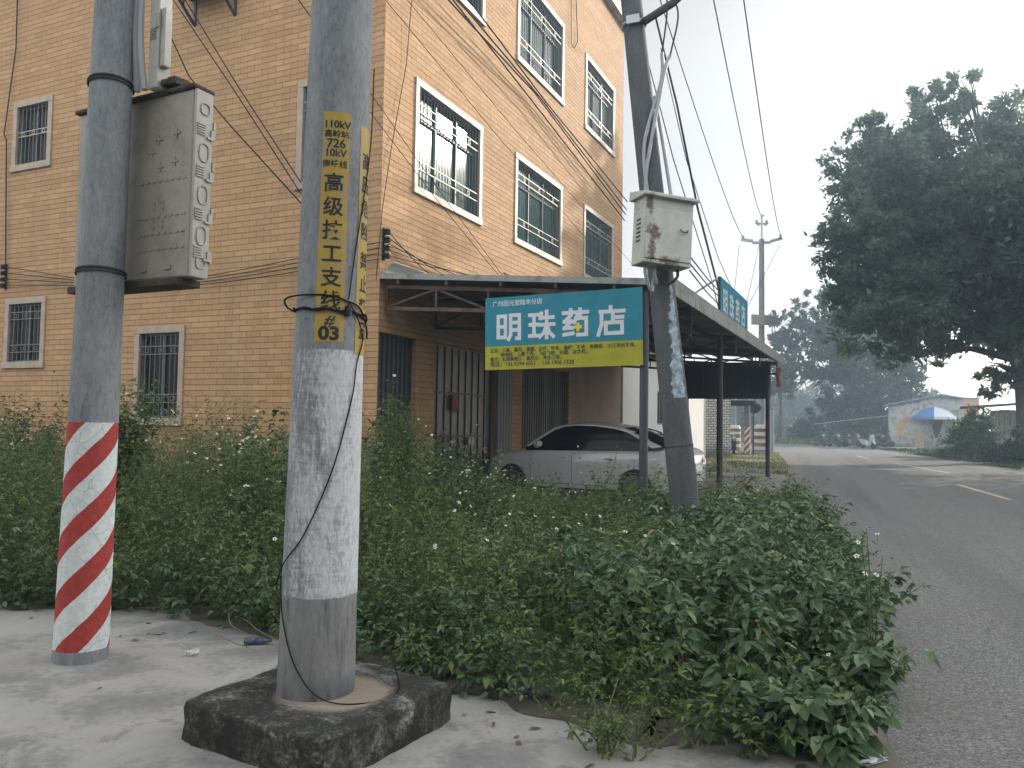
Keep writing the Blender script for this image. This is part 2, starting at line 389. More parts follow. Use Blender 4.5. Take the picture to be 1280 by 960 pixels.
MT['canopy_top'] = m_corr('canopy_sheet', (.30, .305, .30), (.42, .42, .40), 1, .18, .02, .6)
MT['canopy_under'] = m_corr('canopy_underside', (.10, .105, .105), (.15, .15, .145), 0, .22, .03, .7, 0, (.10, .075, .05), .45)  # toned darker than the sheet top to deepen the shade under the canopy
MT['fascia'] = m_corr('mossy_fascia', (.23, .235, .22), (.36, .36, .335), 0, .16, .012, .9, 0, (.06, .075, .045), .8)
MT['rust'] = worn('rusty_steel', (.13, .075, .055), (.06, .03, .02), .5, 5, .8)
MT['black_steel'] = worn('dark_painted_steel', (.022, .026, .03), (.07, .05, .04), .25, 6, .55)
MT['post_grey'] = worn('grey_painted_steel', (.05, .06, .072), (.05, .04, .035), .3, 4, .5)
MT['door_grey'] = m_corr('folding_door_steel', (.105, .10, .088), (.155, .142, .12), 0, .3, .0, .5, 0, (.10, .075, .05), .5)
MT['door_dark'] = m_corr('dark_shutter', (.026, .032, .044), (.045, .05, .06), 0, .14, .02, .55, 0, (.05, .04, .03), .4)
MT['door_brown'] = m_corr('brown_shutter', (.06, .055, .045), (.10, .085, .065), 0, .12, .02, .6, 0, (.06, .05, .035), .4)
MT['plaster_brown'] = m_plaster('bare_render', (.27, .19, .145), (.12, .10, .08), .8)
MT['plaster_white'] = m_plaster('white_render', (.74, .73, .71), (.52, .48, .42), .35)
MT['plaster_or'] = m_plaster('orange_render', (.46, .27, .18), (.30, .2, .14), .5)
MT['brickw'] = m_brickwhite()
MT['mural'] = m_mural()
MT['concrete'] = worn('old_concrete', (.36, .35, .33), (.17, .165, .15), .45, 2.5, .9)
MT['blue_sign'] = simple('sign_blue', (.042, .23, .305), .85, var=.12, scale=3, spec=.12)
MT['yellow_sign'] = simple('sign_yellow', (.40, .375, .045), .85, var=.12, scale=3, spec=.12)
MT['letter_white'] = simple('letter_white', (.62, .64, .68), .5, var=.06)
MT['letter_dark'] = simple('letter_dark', (.02, .022, .026), .6, var=.1)
MT['letter_yel'] = simple('letter_yellow', (.62, .55, .06), .5, var=.06)
MT['sticker'] = worn('sticker_yellow', (.47, .315, .045), (.33, .28, .17), .42, 7, .6, bmp=.05)
MT['ink'] = worn('sticker_ink', (.022, .022, .025), (.14, .10, .03), .22, 14, .7, bmp=0)
MT['paper'] = worn('torn_paper', (.50, .60, .68), (.16, .19, .22), .62, 14, .7)
MT['plastic_grey'] = worn('aged_plastic', (.34, .315, .27), (.19, .17, .135), .36, 2.2, .55, bmp=.05)
MT['plastic_light'] = worn('pale_plastic', (.40, .385, .345), (.30, .285, .25), .25, 3, .5, bmp=.04)
MT['mold'] = worn('moulded_cap', (.055, .045, .035), (.13, .11, .08), .4, 8, .9)
MT['conduit'] = simple('pvc_conduit', (.33, .345, .36), .45, var=.1)
MT['wire'] = simple('cable_black', (.018, .018, .02), .8, var=.2, spec=.08)
MT['wire_grey'] = simple('cable_grey', (.07, .075, .08), .8, var=.2, spec=.08)
MT['galv'] = simple('galvanised_steel', (.42, .44, .45), .45, .5, .15)
MT['insul'] = simple('insulator_black', (.02, .02, .022), .3, var=.2)
MT['porcelain'] = simple('porcelain', (.45, .44, .42), .3, var=.1)
MT['car_paint'] = simple('pearl_white_paint', (.52, .52, .515), .32, var=.03)
MT['car_paint'].node_tree.nodes['Principled BSDF'].inputs['Coat Weight'].default_value = .6
MT['car_glass'] = simple('tinted_glass', (.004, .005, .006), .08, var=.2, spec=.12)
MT['rubber'] = simple('tyre_rubber', (.018, .018, .018), .8, var=.2)
MT['alloy'] = simple('alloy_rim', (.20, .20, .21), .35, .6, .1)
MT['red_lens'] = simple('red_lens', (.22, .012, .015), .2, var=.2)
MT['lens'] = simple('clear_lens', (.55, .57, .6), .1, var=.1)
MT['plate'] = simple('number_plate', (.62, .66, .70), .4, var=.05)
MT['trimblk'] = simple('black_trim', (.015, .015, .016), .45, var=.1)
MT['bark'] = worn('tree_bark', (.10, .08, .06), (.04, .035, .03), .45, 4, .95, bmp=.5)
MT['stem'] = simple('green_stem', (.10, .12, .05), .7, var=.3, scale=3)
MT['stem_dry'] = simple('dry_stem', (.22, .17, .10), .8, var=.3, scale=3)
MT['petal'] = simple('white_petal', (.78, .78, .74), .6, var=.05)
MT['pollen'] = simple('flower_centre', (.50, .34, .04), .7, var=.15)
MT['leaf_weed'] = m_leaf('weed_leaf', (.034, .070, .025), (.085, .146, .050), (.20, .27, .10), .22, .5, .9, (.26, .22, .05))
MT['leaf_weed2'] = m_leaf('feathery_weed_leaf', (.042, .084, .025), (.100, .162, .048), (.23, .29, .10), .25, .6, .9, (.22, .17, .06))
MT['leaf_broad'] = m_leaf('broad_weed_leaf', (.032, .070, .034), (.092, .156, .074), (.22, .29, .15), .2, .42, 1.6, (.25, .24, .06))
MT['leaf_tree'] = m_leaf('tree_leaf', (.010, .024, .012), (.024, .048, .022), (.060, .098, .036), .22, .5, .35)
MT['leaf_big'] = m_leaf('big_tree_leaf', (.082, .122, .092), (.118, .162, .112), (.16, .21, .13), .55, .5, .35)  # pale bluish: haze and glare over the big tree put into its leaf colour
MT['leaf_far'] = m_leaf('far_tree_leaf', (.030, .050, .026), (.05, .082, .040), (.085, .12, .05), .2, .6, .2)
MT['leaf_bush'] = m_leaf('bush_leaf', (.022, .050, .014), (.055, .105, .026), (.12, .19, .045), .25, .5, .8)
MT['leaf_fresh'] = m_leaf('fresh_weed_leaf', (.06, .10, .03), (.11, .17, .045), (.20, .28, .08), .3, .55, 1.5)
MT['leaf_grass'] = m_leaf('grass_blade', (.06, .09, .02), (.14, .18, .04), (.28, .29, .07), .3, .7, 1.1)
MT['yellow_line'] = worn('road_paint_yellow', (.56, .45, .27), (.16, .15, .12), .35, 6, .8, bmp=0)
MT['white_line'] = worn('road_paint_white', (.58, .55, .48), (.16, .15, .13), .35, 6, .8, bmp=0)
MT['dirt'] = m_plaster('dusty_soil', (.21, .19, .155), (.10, .088, .066), .7, .9)
MT['soil'] = m_plaster('dark_soil', (.105, .092, .072), (.05, .045, .035), .7, 2.5)
MT['slab'] = m_plaster('forecourt_concrete', (.25, .23, .20), (.13, .12, .10), .6, 1.0)  # floor colour lowered to deepen the shade under the canopy
MT['blue_cloth'] = simple('parasol_blue', (.08, .19, .42), .6, var=.1)
MT['white_cloth'] = simple('parasol_white', (.62, .66, .72), .6, var=.06)
MT['dark_cloth'] = simple('dark_cloth', (.02, .022, .026), .9, var=.3)
MT['red_cloth'] = simple('red_cloth', (.24, .055, .035), .8, var=.25, scale=9)
MT['blue_roof'] = m_corr('blue_sheet_roof', (.12, .19, .30), (.20, .27, .36), 0, .25, .02, .5)
MT['planks'] = m_corr('timber_planks', (.42, .39, .35), (.60, .57, .52), 0, .4, .0, .85, 0, (.11, .10, .09), .4)
MT['moto_dark'] = simple('motorbike_dark', (.03, .032, .036), .35, var=.3)
MT['moto_white'] = simple('scooter_white', (.38, .40, .42), .35, var=.1)
MT['moto_silver'] = simple('scooter_silver', (.10, .11, .12), .3, .4, .15)
MT['band_red'] = worn('guard_red', (.19, .065, .055), (.36, .30, .27), .4, 5, .8)
MT['band_white'] = worn('guard_white', (.62, .61, .58), (.36, .33, .3), .3, 5, .8)
MT['bottle_blue'] = simple('plastic_blue', (.07, .10, .16), .2, var=.6, scale=30)
MT['litter_white'] = simple('litter_white', (.62, .63, .64), .6, var=.1)
MT['leaf_dry'] = simple('dry_leaf', (.14, .085, .045), .8, var=.4, scale=30)

# ------------------------------------------------------------------ text
_font_cache = {}
def text_geo(s, size, off=0.0, align='CENTER', width=1.0, fine=False):
    """vertices (x,y) and faces of a line of lettering, in metres, centred on the baseline box"""
    cu = bpy.data.curves.new('lettering', 'FONT'); cu.body = s; cu.size = size; cu.offset = off
    cu.align_x = align; cu.align_y = 'CENTER'; cu.resolution_u = 3; cu.fill_mode = 'FRONT'
    o = bpy.data.objects.new('lettering', cu); COL.objects.link(o)
    dg = bpy.context.evaluated_depsgraph_get(); dg.update()
    me = bpy.data.meshes.new_from_object(o.evaluated_get(dg))
    if fine:
        import bmesh
        bm = bmesh.new(); bm.from_mesh(me); bmesh.ops.triangulate(bm, faces=bm.faces[:])
        for _ in range(3):
            lg = [e for e in bm.edges if abs(e.verts[0].co.x - e.verts[1].co.x) > .016]
            if not lg: break
            bmesh.ops.subdivide_edges(bm, edges=lg, cuts=1); bmesh.ops.triangulate(bm, faces=bm.faces[:])
        bm.to_mesh(me); bm.free()
    vs = [(v.co.x * width, v.co.y) for v in me.vertices]; fs = [tuple(p.vertices) for p in me.polygons]
    bpy.data.meshes.remove(me); bpy.data.objects.remove(o); bpy.data.curves.remove(cu)
    return vs, fs

# ------------------------------------------------------------------ camera
PITCH = math.atan(48 / 1000); ROLL = radians(.9); EYE = Vector((0, 0, 1.5))
_F = Vector((0, cos(PITCH), sin(PITCH))); _U0 = Vector((0, -sin(PITCH), cos(PITCH))); _R0 = Vector((1, 0, 0))
_R = _R0 * cos(ROLL) + _U0 * sin(ROLL); _U = _U0 * cos(ROLL) - _R0 * sin(ROLL)
cam = bpy.data.cameras.new('camera'); cam.sensor_width = 36; cam.lens = 36 * 1000 / 1280
cam.clip_start = .05; cam.clip_end = 3000
camo = bpy.data.objects.new('camera', cam); COL.objects.link(camo)
camo.matrix_world = Matrix(((_R.x, _U.x, -_F.x, EYE.x), (_R.y, _U.y, -_F.y, EYE.y), (_R.z, _U.z, -_F.z, EYE.z), (0, 0, 0, 1)))
SC.camera = camo
def ray(px, py): return _F + _R * ((px - 640) / 1000) + _U * ((480 - py) / 1000)
def gnd(px, py, z=0.0):
    d = ray(px, py); return EYE + d * ((z - 1.5) / d.z)
def atY(px, py, Y):
    d = ray(px, py); return EYE + d * (Y / d.y)

# building frame: origin at the near corner, x along the street front, y along the gable
C0 = Vector((-2.2, 13.0, 0)); BB = Vector((.42, .9075, 0)); AA = Vector((-.9075, .42, 0)); RZ = atan2(.9075, .42)
def L2W(x, y, z=0): return C0 + BB * x + AA * y + Vector((0, 0, z))
def onB(px, py, off=0.0):
    """world point on the plane of the street front, off metres in front of it"""
    n = -AA; P = C0 + n * off; d = ray(px, py); return EYE + d * ((P - EYE).dot(n) / d.dot(n))
def onA(px, py, off=0.0):
    n = -BB; P = C0 + n * off; d = ray(px, py); return EYE + d * ((P - EYE).dot(n) / d.dot(n))
# ------------------------------------------------------------------ tiled corner building
def wall_grid(mb, plane, u0, u1, v0, v1, holes, depth=.14, mi=0):
    """a wall with openings; plane 'B' (x,z at y=0, facing -y) or 'A' (y,z at x=0, facing -x)"""
    us = sorted({u0, u1, *[h[0] for h in holes], *[h[1] for h in holes]})
    vs = sorted({v0, v1, *[h[2] for h in holes], *[h[3] for h in holes]})
    def P(u, v, d=0.0): return (u, d, v) if plane == 'B' else (d, u, v)
    for i in range(len(us) - 1):
        for j in range(len(vs) - 1):
            cu = (us[i] + us[i + 1]) / 2; cv = (vs[j] + vs[j + 1]) / 2
            if any(h[0] < cu < h[1] and h[2] < cv < h[3] for h in holes): continue
            q = [P(us[i], vs[j]), P(us[i + 1], vs[j]), P(us[i + 1], vs[j + 1]), P(us[i], vs[j + 1])]
            if plane == 'A': q.reverse()
            mb.add(q, [(0, 1, 2, 3)], mi)
    for a, b, c, d in holes:
        ring = [(a, c), (b, c), (b, d), (a, d)]
        for k in range(4):
            p, q = ring[k], ring[(k + 1) % 4]
            mb.add([P(*p), P(*q), P(*q, depth), P(*p, depth)], [(0, 1, 2, 3)], mi)

bld = thing('apartment_building', 'four storey building clad in tan brick tile on the street corner behind the weeds', 'building', C0, RZ)
LB, LA, HB = 13.4, 12.2, 14.15
winB = [(c0, c1, z0, z1) for z0, z1 in ((5.54, 7.56), (9.72, 11.82)) for c0, c1 in ((.98, 3.55), (5.22, 8.08), (9.78, 12.4))]
winA = [(8.28, 9.5, 6.72, 8.2), (8.22, 9.48, 2.50, 3.94), (4.29, 5.55, 1.37, 3.19), (.52, 1.76, 5.5, 7.38), (8.28, 9.5, 10.8, 12.3)]
doors = [(.03, 1.2, 0, 2.95, 'door_dark'), (1.82, 4.42, 0, 2.95, 'door_grey'), (5.80, 8.8, 0, 2.85, 'door_brown')]
mb = MB()
wall_grid(mb, 'B', 0, 9.0, 0, HB, [w for w in winB if w[1] < 9] + [d[:4] for d in doors], .16)
wall_grid(mb, 'B', 9.0, LB, 3.55, HB, [w for w in winB if w[0] > 9], .16)
wall_grid(mb, 'A', 0, LA, 0, HB, winA, .14)
mb.add([(LB, 0, 0), (LB, LA, 0), (LB, LA, HB), (LB, 0, HB)], [(0, 1, 2, 3)])
mb.add([(0, LA, 0), (LB, LA, 0), (LB, LA, HB), (0, LA, HB)], [(3, 2, 1, 0)])
mb.build('wall', MT['tile'], bld)
MB().add([(9.0, .004, 0), (LB, .004, 0), (LB, .004, 3.55), (9.0, .004, 3.55)], [(0, 1, 2, 3)]).build('plaster_wall', MT['plaster_brown'], bld)
mb = MB(); mb.box(-.22, LB + .22, -.22, LA + .2, HB + .003, HB + .16); mb.box(-.12, LB + .12, -.12, LA + .1, HB + .16, HB + .55)
mb.build('roof', MT['soffit'], bld)
# corner pilaster strip (tile quoin) on the gable end
MB().box(-.025, -.002, -.02, .16, 0, HB - .004).build('corner_trim', MT['tile'], bld)

def window(plane, a, b, c, d, trim, style):
    def P(u, v, dd): return (u, dd, v) if plane == 'B' else (dd, u, v)
    def bx(m, u0, u1, v0, v1, d0, d1, mi=0):
        if plane == 'B': m.box(u0, u1, d0, d1, v0, v1, mi)
        else: m.box(d0, d1, u0, u1, v0, v1, mi)
    t = .105 if style == 'big' else .11
    f = MB()
    bx(f, a - .02, b + .02, d - t, d + .02, -.035, .10); bx(f, a - .04, b + .04, c - .03, c + t, -.05, .10)
    bx(f, a - .02, a + t, c + t, d - t, -.033, .098); bx(f, b - t, b + .02, c + t, d - t, -.033, .098)
    fo = f.build('window', MT[trim], bld, bevel=.008)
    a2, b2, c2, d2 = a + t, b - t, c + t, d - t
    p = MB(); q = [P(a2, c2, .135), P(b2, c2, .135), P(b2, d2, .135), P(a2, d2, .135)]
    if plane == 'A': q.reverse()
    p.add(q, [(0, 1, 2, 3)]); po = p.build('pane', MT['glass' if style == 'big' else 'glass_dk'], fo)
    s = MB()
    if style == 'big':
        n = 3
        ztr = d2 - (d2 - c2) * .28
        for k in range(n + 1):
            u = a2 + (b2 - a2) * k / n; bx(s, max(a2, u - .022), min(b2, u + .022), c2, d2, .09, .13)
        for z in (c2 + .03, ztr, d2 - .03): bx(s, a2 + .03, b2 - .03, z - .028, z + .028, .092, .128)
    else:
        for u in (a2 + .02, (a2 + b2) / 2, b2 - .02): bx(s, u - .02, u + .02, c2, d2, .09, .13)
        for z in (c2 + .02, d2 - .02): bx(s, a2 + .02, b2 - .02, z - .02, z + .02, .092, .128)
    s.build('sash', MT['alu'], fo)
    g = MB(); n = max(8, int((b2 - a2) / (.115 if style == 'big' else .12)))
    for k in range(1, n):
        u = a2 + (b2 - a2) * k / n
        g.tube([P(u, c2 + .005, .02), P(u, d2 - .005, .02)], .0095, 6, 0, False)
    h = d2 - c2
    prs = (.20, .77) if style != 'mid' else (.47,)
    for fr in prs:
        z = d2 - h * fr
        for zz in (z - .075, z + .075) if style != 'mid' else (z - .05, z + .05):
            g.bar(P(a2, zz, .012), P(b2, zz, .012), .015, .018, 1)
        for k in range(3):
            u = a2 + (b2 - a2) * (.17 + .33 * k); e = .036
            for s1, s2 in (((-e, -e), (e, -e)), ((e, -e), (e, e)), ((e, e), (-e, e)), ((-e, e), (-e, -e))):
                g.bar(P(u + s1[0], z + s1[1], .012), P(u + s2[0], z + s2[1], .012), .014, .012, 1)
    e = .014
    for u in (a2 + e, b2 - e): g.bar(P(u, c2 + .002, .02), P(u, d2 - .002, .02), .024, .024, 0)
    go = g.build('grille', [MT['steel_dk' if style == 'big' else 'steel_dk'], MT['steel' if style != 'low' else 'steel_dk']], fo)
for w in winB: window('B', *w, 'trim', 'big')
for w, st in zip(winA, ('mid', 'low', 'low', 'big', 'mid')): window('A', *w, 'trimA', st)

# ground floor doors
for (a, b, c, d, m) in doors:
    dm = MB(); dm.box(a + .002, b - .002, .12, .155, c + .01, d - .002)
    do = dm.build('door', MT[m], bld)
    r = MB()
    if m == 'door_grey':
        n = 9
        for k in range(n + 1):
            u = a + .03 + (b - a - .06) * k / n; r.box(u - .011, u + .011, .095, .118, .03, d - .03, 0)
        for z in (1.22, 2.05): r.box(a + .03, b - .03, .075, .085, z - .02, z + .02, 0)
        r.build('folding_rib', MT['black_steel'], do)
        h = MB(); u = a + (b - a) * .62
        h.box(u - .11, u + .11, .045, .075, 1.03, 1.19); h.box(u - .015, u + .015, .03, .046, .9, 1.28)
        h.build('lock', MT['steel'], do, bevel=.006)
    else:
        n = int((b - a) / .14)
        for k in range(n + 1):
            u = a + .02 + (b - a - .04) * k / n; r.box(u - .03, u + .03, .095, .119, .02, d - .02)
        r.build('shutter_rib', MT[m], do)
# steel sheet filling the bay beside the folding door
MB().box(4.44, 5.18, -.03, -.003, .02, 2.9).build('side_panel', MT['door_dark'], bld)

# rusty charm on the folding door
P = L2W(2.72, .03, 1.86)
ch = MB(); pr = [(0, .17), (.09, .13), (.13, .02), (.12, -.09), (.06, -.17), (0, -.19)]
poly = [(x, 0, z) for x, z in pr] + [(-x, 0, z) for x, z in reversed(pr[1:-1])]
ch.prism(poly, (0, .025, 0)); cho = ch.build('door_charm', MT['red_cloth'], None, bevel=.008, loc=P); cho.rotation_euler = (0, 0, RZ)
tag(cho, 'dull red oval charm hung on the grey folding door', 'door charm')

# air conditioner bracket high on the gable
P = onA(270, -6, 0.0)
ac = thing('air_conditioner_bracket', 'black steel air conditioner bracket high on the tan gable wall', 'bracket', P, RZ)
m = MB(); m.box(-.62, -.012, -.62, .62, .0, .05); m.box(-.66, -.62, -.66, .66, -.02, .10); m.build('shelf', MT['black_steel'], ac)
for s in (-.5, .5):
    m = MB(); m.bar((-.015, s, -.5), (-.015, s, 0), .05, .03); m.bar((-.03, s, -.48), (-.58, s, -.02), .04, .04); m.bar((-.3, s, -.24), (-.3, s, 0), .03, .03)
    m.build('support_arm', MT['black_steel'], ac)
m = MB(); m.box(-.58, -.10, -.45, .45, .055, .70); m.build('outdoor_unit', MT['plastic_grey'], ac, bevel=.02)

# insulator racks at both ends of the gable
def rack(P, label):
    t = thing('insulator_rack', label, 'insulator rack', P, RZ, 'insulator racks on the tiled building')
    MB().box(-.04, -.004, -.025, .025, -.27, .27).build('back_strap', MT['insul'], t)
    for k in range(4):
        z = -.2 + .133 * k
        m = MB(); m.lathe([(.012, -.055), (.05, -.045), (.055, -.02), (.032, 0), (.055, .02), (.05, .045), (.012, .055)], 12, (-.085, 0, z)); m.bar((-.04, 0, z), (-.10, 0, z), .03, .012)
        m.build('insulator', MT['insul'], t, smooth=True)
    return t
rkA = onA(8, 346, 0.0); rack(rkA, 'black insulator rack on the gable wall between the two left windows')
rkB = onB(479, 305, 0.0)
t = rack(rkB, 'black insulator rack at the street corner of the tiled building just above the canopy'); t.rotation_euler = (0, 0, RZ + pi / 2)

# vertical service cable at the far left of the gable
def cable(name, pts, r, label, group=None, m='wire', n=6, sag=0.0, cat='cable'):
    pts = [Vector(p) for p in pts]
    if sag and len(pts) == 2:
        a, b = pts; pts = [a.lerp(b, k / 14) - Vector((0, 0, 4 * sag * (k / 14) * (1 - k / 14))) for k in range(15)]
    o = MB().tube(pts, r, n).build(name, MT[m], None, smooth=True)
    return tag(o, label, cat, group)
cable('service_cable', [onA(22, -10, .05), onA(20, 60, .05), onA(5, 168, .05), onA(8, 175, .05), onA(7, 335, .05)], .012, 'dark cable running down the gable wall at the left edge to an insulator rack')

# ------------------------------------------------------------------ canopy
cn = thing('shop_canopy', 'sheet roofed shop canopy with mossy edge on steel posts along the tiled building', 'canopy', C0, RZ)
CX0, CX1, CY = .0, 13.45, -4.85
def zc(y): return 3.86 + (3.47 - 3.86) * (y / CY)
# corrugated sheet: real ridges running from the wall down to the kerb edge
xs = np.linspace(CX0, CX1, 13 * 32 + 1); vs = []; fs = []
for th in (0.0, -.006):
    for x in xs:
        w = .014 * sin(2 * pi * x / .26)
        vs += [(x, -.004, zc(0) + w + th), (x, CY, zc(CY) + w + th)]
n = len(xs)
for k in range(n - 1):
    fs.append((2 * k, 2 * k + 1, 2 * k + 3, 2 * k + 2)); o = 2 * n
    fs.append((o + 2 * k, o + 2 * k + 2, o + 2 * k + 3, o + 2 * k + 1))
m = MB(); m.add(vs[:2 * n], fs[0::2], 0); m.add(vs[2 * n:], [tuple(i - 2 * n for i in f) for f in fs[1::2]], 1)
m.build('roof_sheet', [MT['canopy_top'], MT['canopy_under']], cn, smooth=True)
m = MB(); m.box(CX0 - .02, CX1 + .02, CY - .035, CY - .008, zc(CY) - .19, zc(CY) + .05); m.build('fascia', MT['fascia'], cn)
m = MB(); m.bar((CX0 - .012, -.02, zc(0) + .0), (CX0 - .012, CY, zc(CY) + .0), .02, .09)
m.build('end_flashing', MT['fascia'], cn)
for yy in (-.35, -1.25, -2.2, -3.1, -4.0, -4.7):
    m = MB(); m.box(CX0 + .01, CX1 - .01, yy - .025, yy + .025, zc(yy) - .115, zc(yy) - .024); m.build('purlin', MT['rust' if yy > -2 else 'black_steel'], cn)
def truss(x, top0, depth, mt):
    m = MB(); y0, y1 = -.06, -4.72
    za, zb = zc(y0) - .15, zc(y1) - .15; zl = min(za, zb) - depth
    m.bar((x, y0, za), (x, y1, zb), .05, .06); m.bar((x, y0, za - depth), (x, y1, zb - depth * .8), .05, .06)
    n = 5
    for k in range(n + 1):
        f = k / n; y = y0 + (y1 - y0) * f; zt = za + (zb - za) * f; zd = (za - depth) + ((zb - depth * .8) - (za - depth)) * f
        m.bar((x, y, zt - .02), (x, y, zd + .02), .035, .035)
        if k < n:
            f2 = (k + 1) / n; y2 = y0 + (y1 - y0) * f2; zt2 = za + (zb - za) * f2; zd2 = (za - depth) + ((zb - depth * .8) - (za - depth)) * f2
            if k % 2: m.bar((x, y, zt - .02), (x, y2, zd2 + .02), .03, .03)
            else: m.bar((x, y, zd + .02), (x, y2, zt2 - .02), .03, .03)
    m.build('truss', MT[mt], cn)
truss(.16, 0, .36, 'rust'); truss(1.75, 0, .5, 'black_steel'); truss(6.0, 0, .4, 'black_steel'); truss(9.6, 0, .4, 'black_steel'); truss(13.2, 0, .4, 'black_steel')
for x, mt, r in ((.0, 'post_grey', .062), (5.75, 'black_steel', .062), (13.3, 'black_steel', .062)):
    m = MB(); m.tube([(x, -4.45, .0), (x, -4.45, zc(-4.45) - .16)], r, 14); m.box(x - .12, x + .12, -4.57, -4.33, .0, .012)
    m.build('post', MT[mt], cn, smooth=True)
# pale gutter piece lying on the canopy at the wall corner
gp = MB(); prof = [(0, 0), (.02, .10), (.08, .17), (.18, .20)]
for k in range(8): pass
pts = [(0, -y, z) for y, z in prof]
vs = []
for x in (0, .95):
    for y, z in prof: vs.append((x, -y, z))
    for y, z in reversed(prof): vs.append((x, -y - .012, z - .012))
nq = 8
gp.add(vs, [tuple(range(nq - 1, -1, -1)), tuple(range(nq, 2 * nq))] + [(i, (i + 1) % nq, nq + (i + 1) % nq, nq + i) for i in range(nq)])
g = gp.build('gutter_piece', MT['plastic_light'], None, loc=L2W(.06, -.06, zc(0) + .03)); g.rotation_euler = (0, 0, RZ)
tag(g, 'short pale gutter piece lying on the canopy roof at the wall corner', 'gutter piece')
# rusty pipe frame standing on the canopy roof
pf = thing('pipe_frame', 'rusty pipe frame standing on the canopy roof against the street wall', 'pipe frame', L2W(4.6, -.35, zc(-.35)), RZ)
for k in range(5): MB().tube([(k * 1.0, 0, .02), (k * 1.0, 0, .72 - .02 * k)], .024, 8).build('upright', MT['rust'], pf, smooth=True)
m = MB(); m.tube([(-.6, 0, .76), (4.1, 0, .64)], .02, 8); m.build('top_rail', MT['rust'], pf, smooth=True)
MB().tube([(-.5, -.06, .62), (1.5, .08, .70), (4.2, -.03, .50)], .012, 6).build('loose_rod', MT['rust'], pf, smooth=True)

# ------------------------------------------------------------------ pharmacy signs
def strokes(mb, polys, w, x0, y0, s, depth=.004, mi=0):
    """block lettering drawn as bars: a list of polylines in a unit box"""
    cnt = 0
    for k, pl in enumerate(polys):
        for i in range(len(pl) - 1):
            a = Vector((x0 + pl[i][0] * s, y0 + pl[i][1] * s)); b = Vector((x0 + pl[i + 1][0] * s, y0 + pl[i + 1][1] * s))
            d = (b - a).normalized(); n = Vector((-d.y, d.x)) * w / 2; e = d * w / 2
            # small steps in depth keep crossing strokes off the same plane
            z = -.003 - .00025 * cnt; cnt += 1
            q = [a - e + n, a - e - n, b + e - n, b + e + n]
            mb.add([(p.x, z, p.y) for p in q], [(0, 1, 2, 3)], mi)
MING = [[(.06, .1), (.06, .9), (.36, .9), (.36, .1), (.06, .1)], [(.06, .5), (.36, .5)], [(.50, .02), (.58, .2), (.58, .92), (.94, .92), (.94, .04), (.84, .04)], [(.58, .64), (.94, .64)], [(.58, .36), (.94, .36)]]
ZHU = [[(.03, .88), (.36, .88)], [(.05, .52), (.34, .52)], [(.03, .1), (.36, .1)], [(.2, .88), (.2, .1)], [(.5, .92), (.46, .74)], [(.46, .76), (.96, .76)], [(.42, .5), (.99, .5)], [(.71, .98), (.71, .02)], [(.68, .44), (.6, .2), (.44, .06)], [(.74, .44), (.82, .2), (.97, .06)]]
YAO = [[(.04, .88), (.96, .88)], [(.32, .98), (.32, .80)], [(.68, .98), (.68, .80)], [(.28, .74), (.08, .56), (.34, .56), (.08, .32), (.38, .32)], [(.06, .08), (.40, .12)], [(.58, .76), (.46, .52)], [(.52, .66), (.92, .66), (.92, .06), (.60, .06)]]
DIAN = [[(.5, .99), (.5, .86)], [(.12, .84), (.98, .84)], [(.16, .84), (.16, .4), (.04, .02)], [(.58, .76), (.58, .46)], [(.58, .62), (.94, .62)], [(.32, .44), (.92, .44), (.92, .06), (.32, .06), (.32, .44)]]
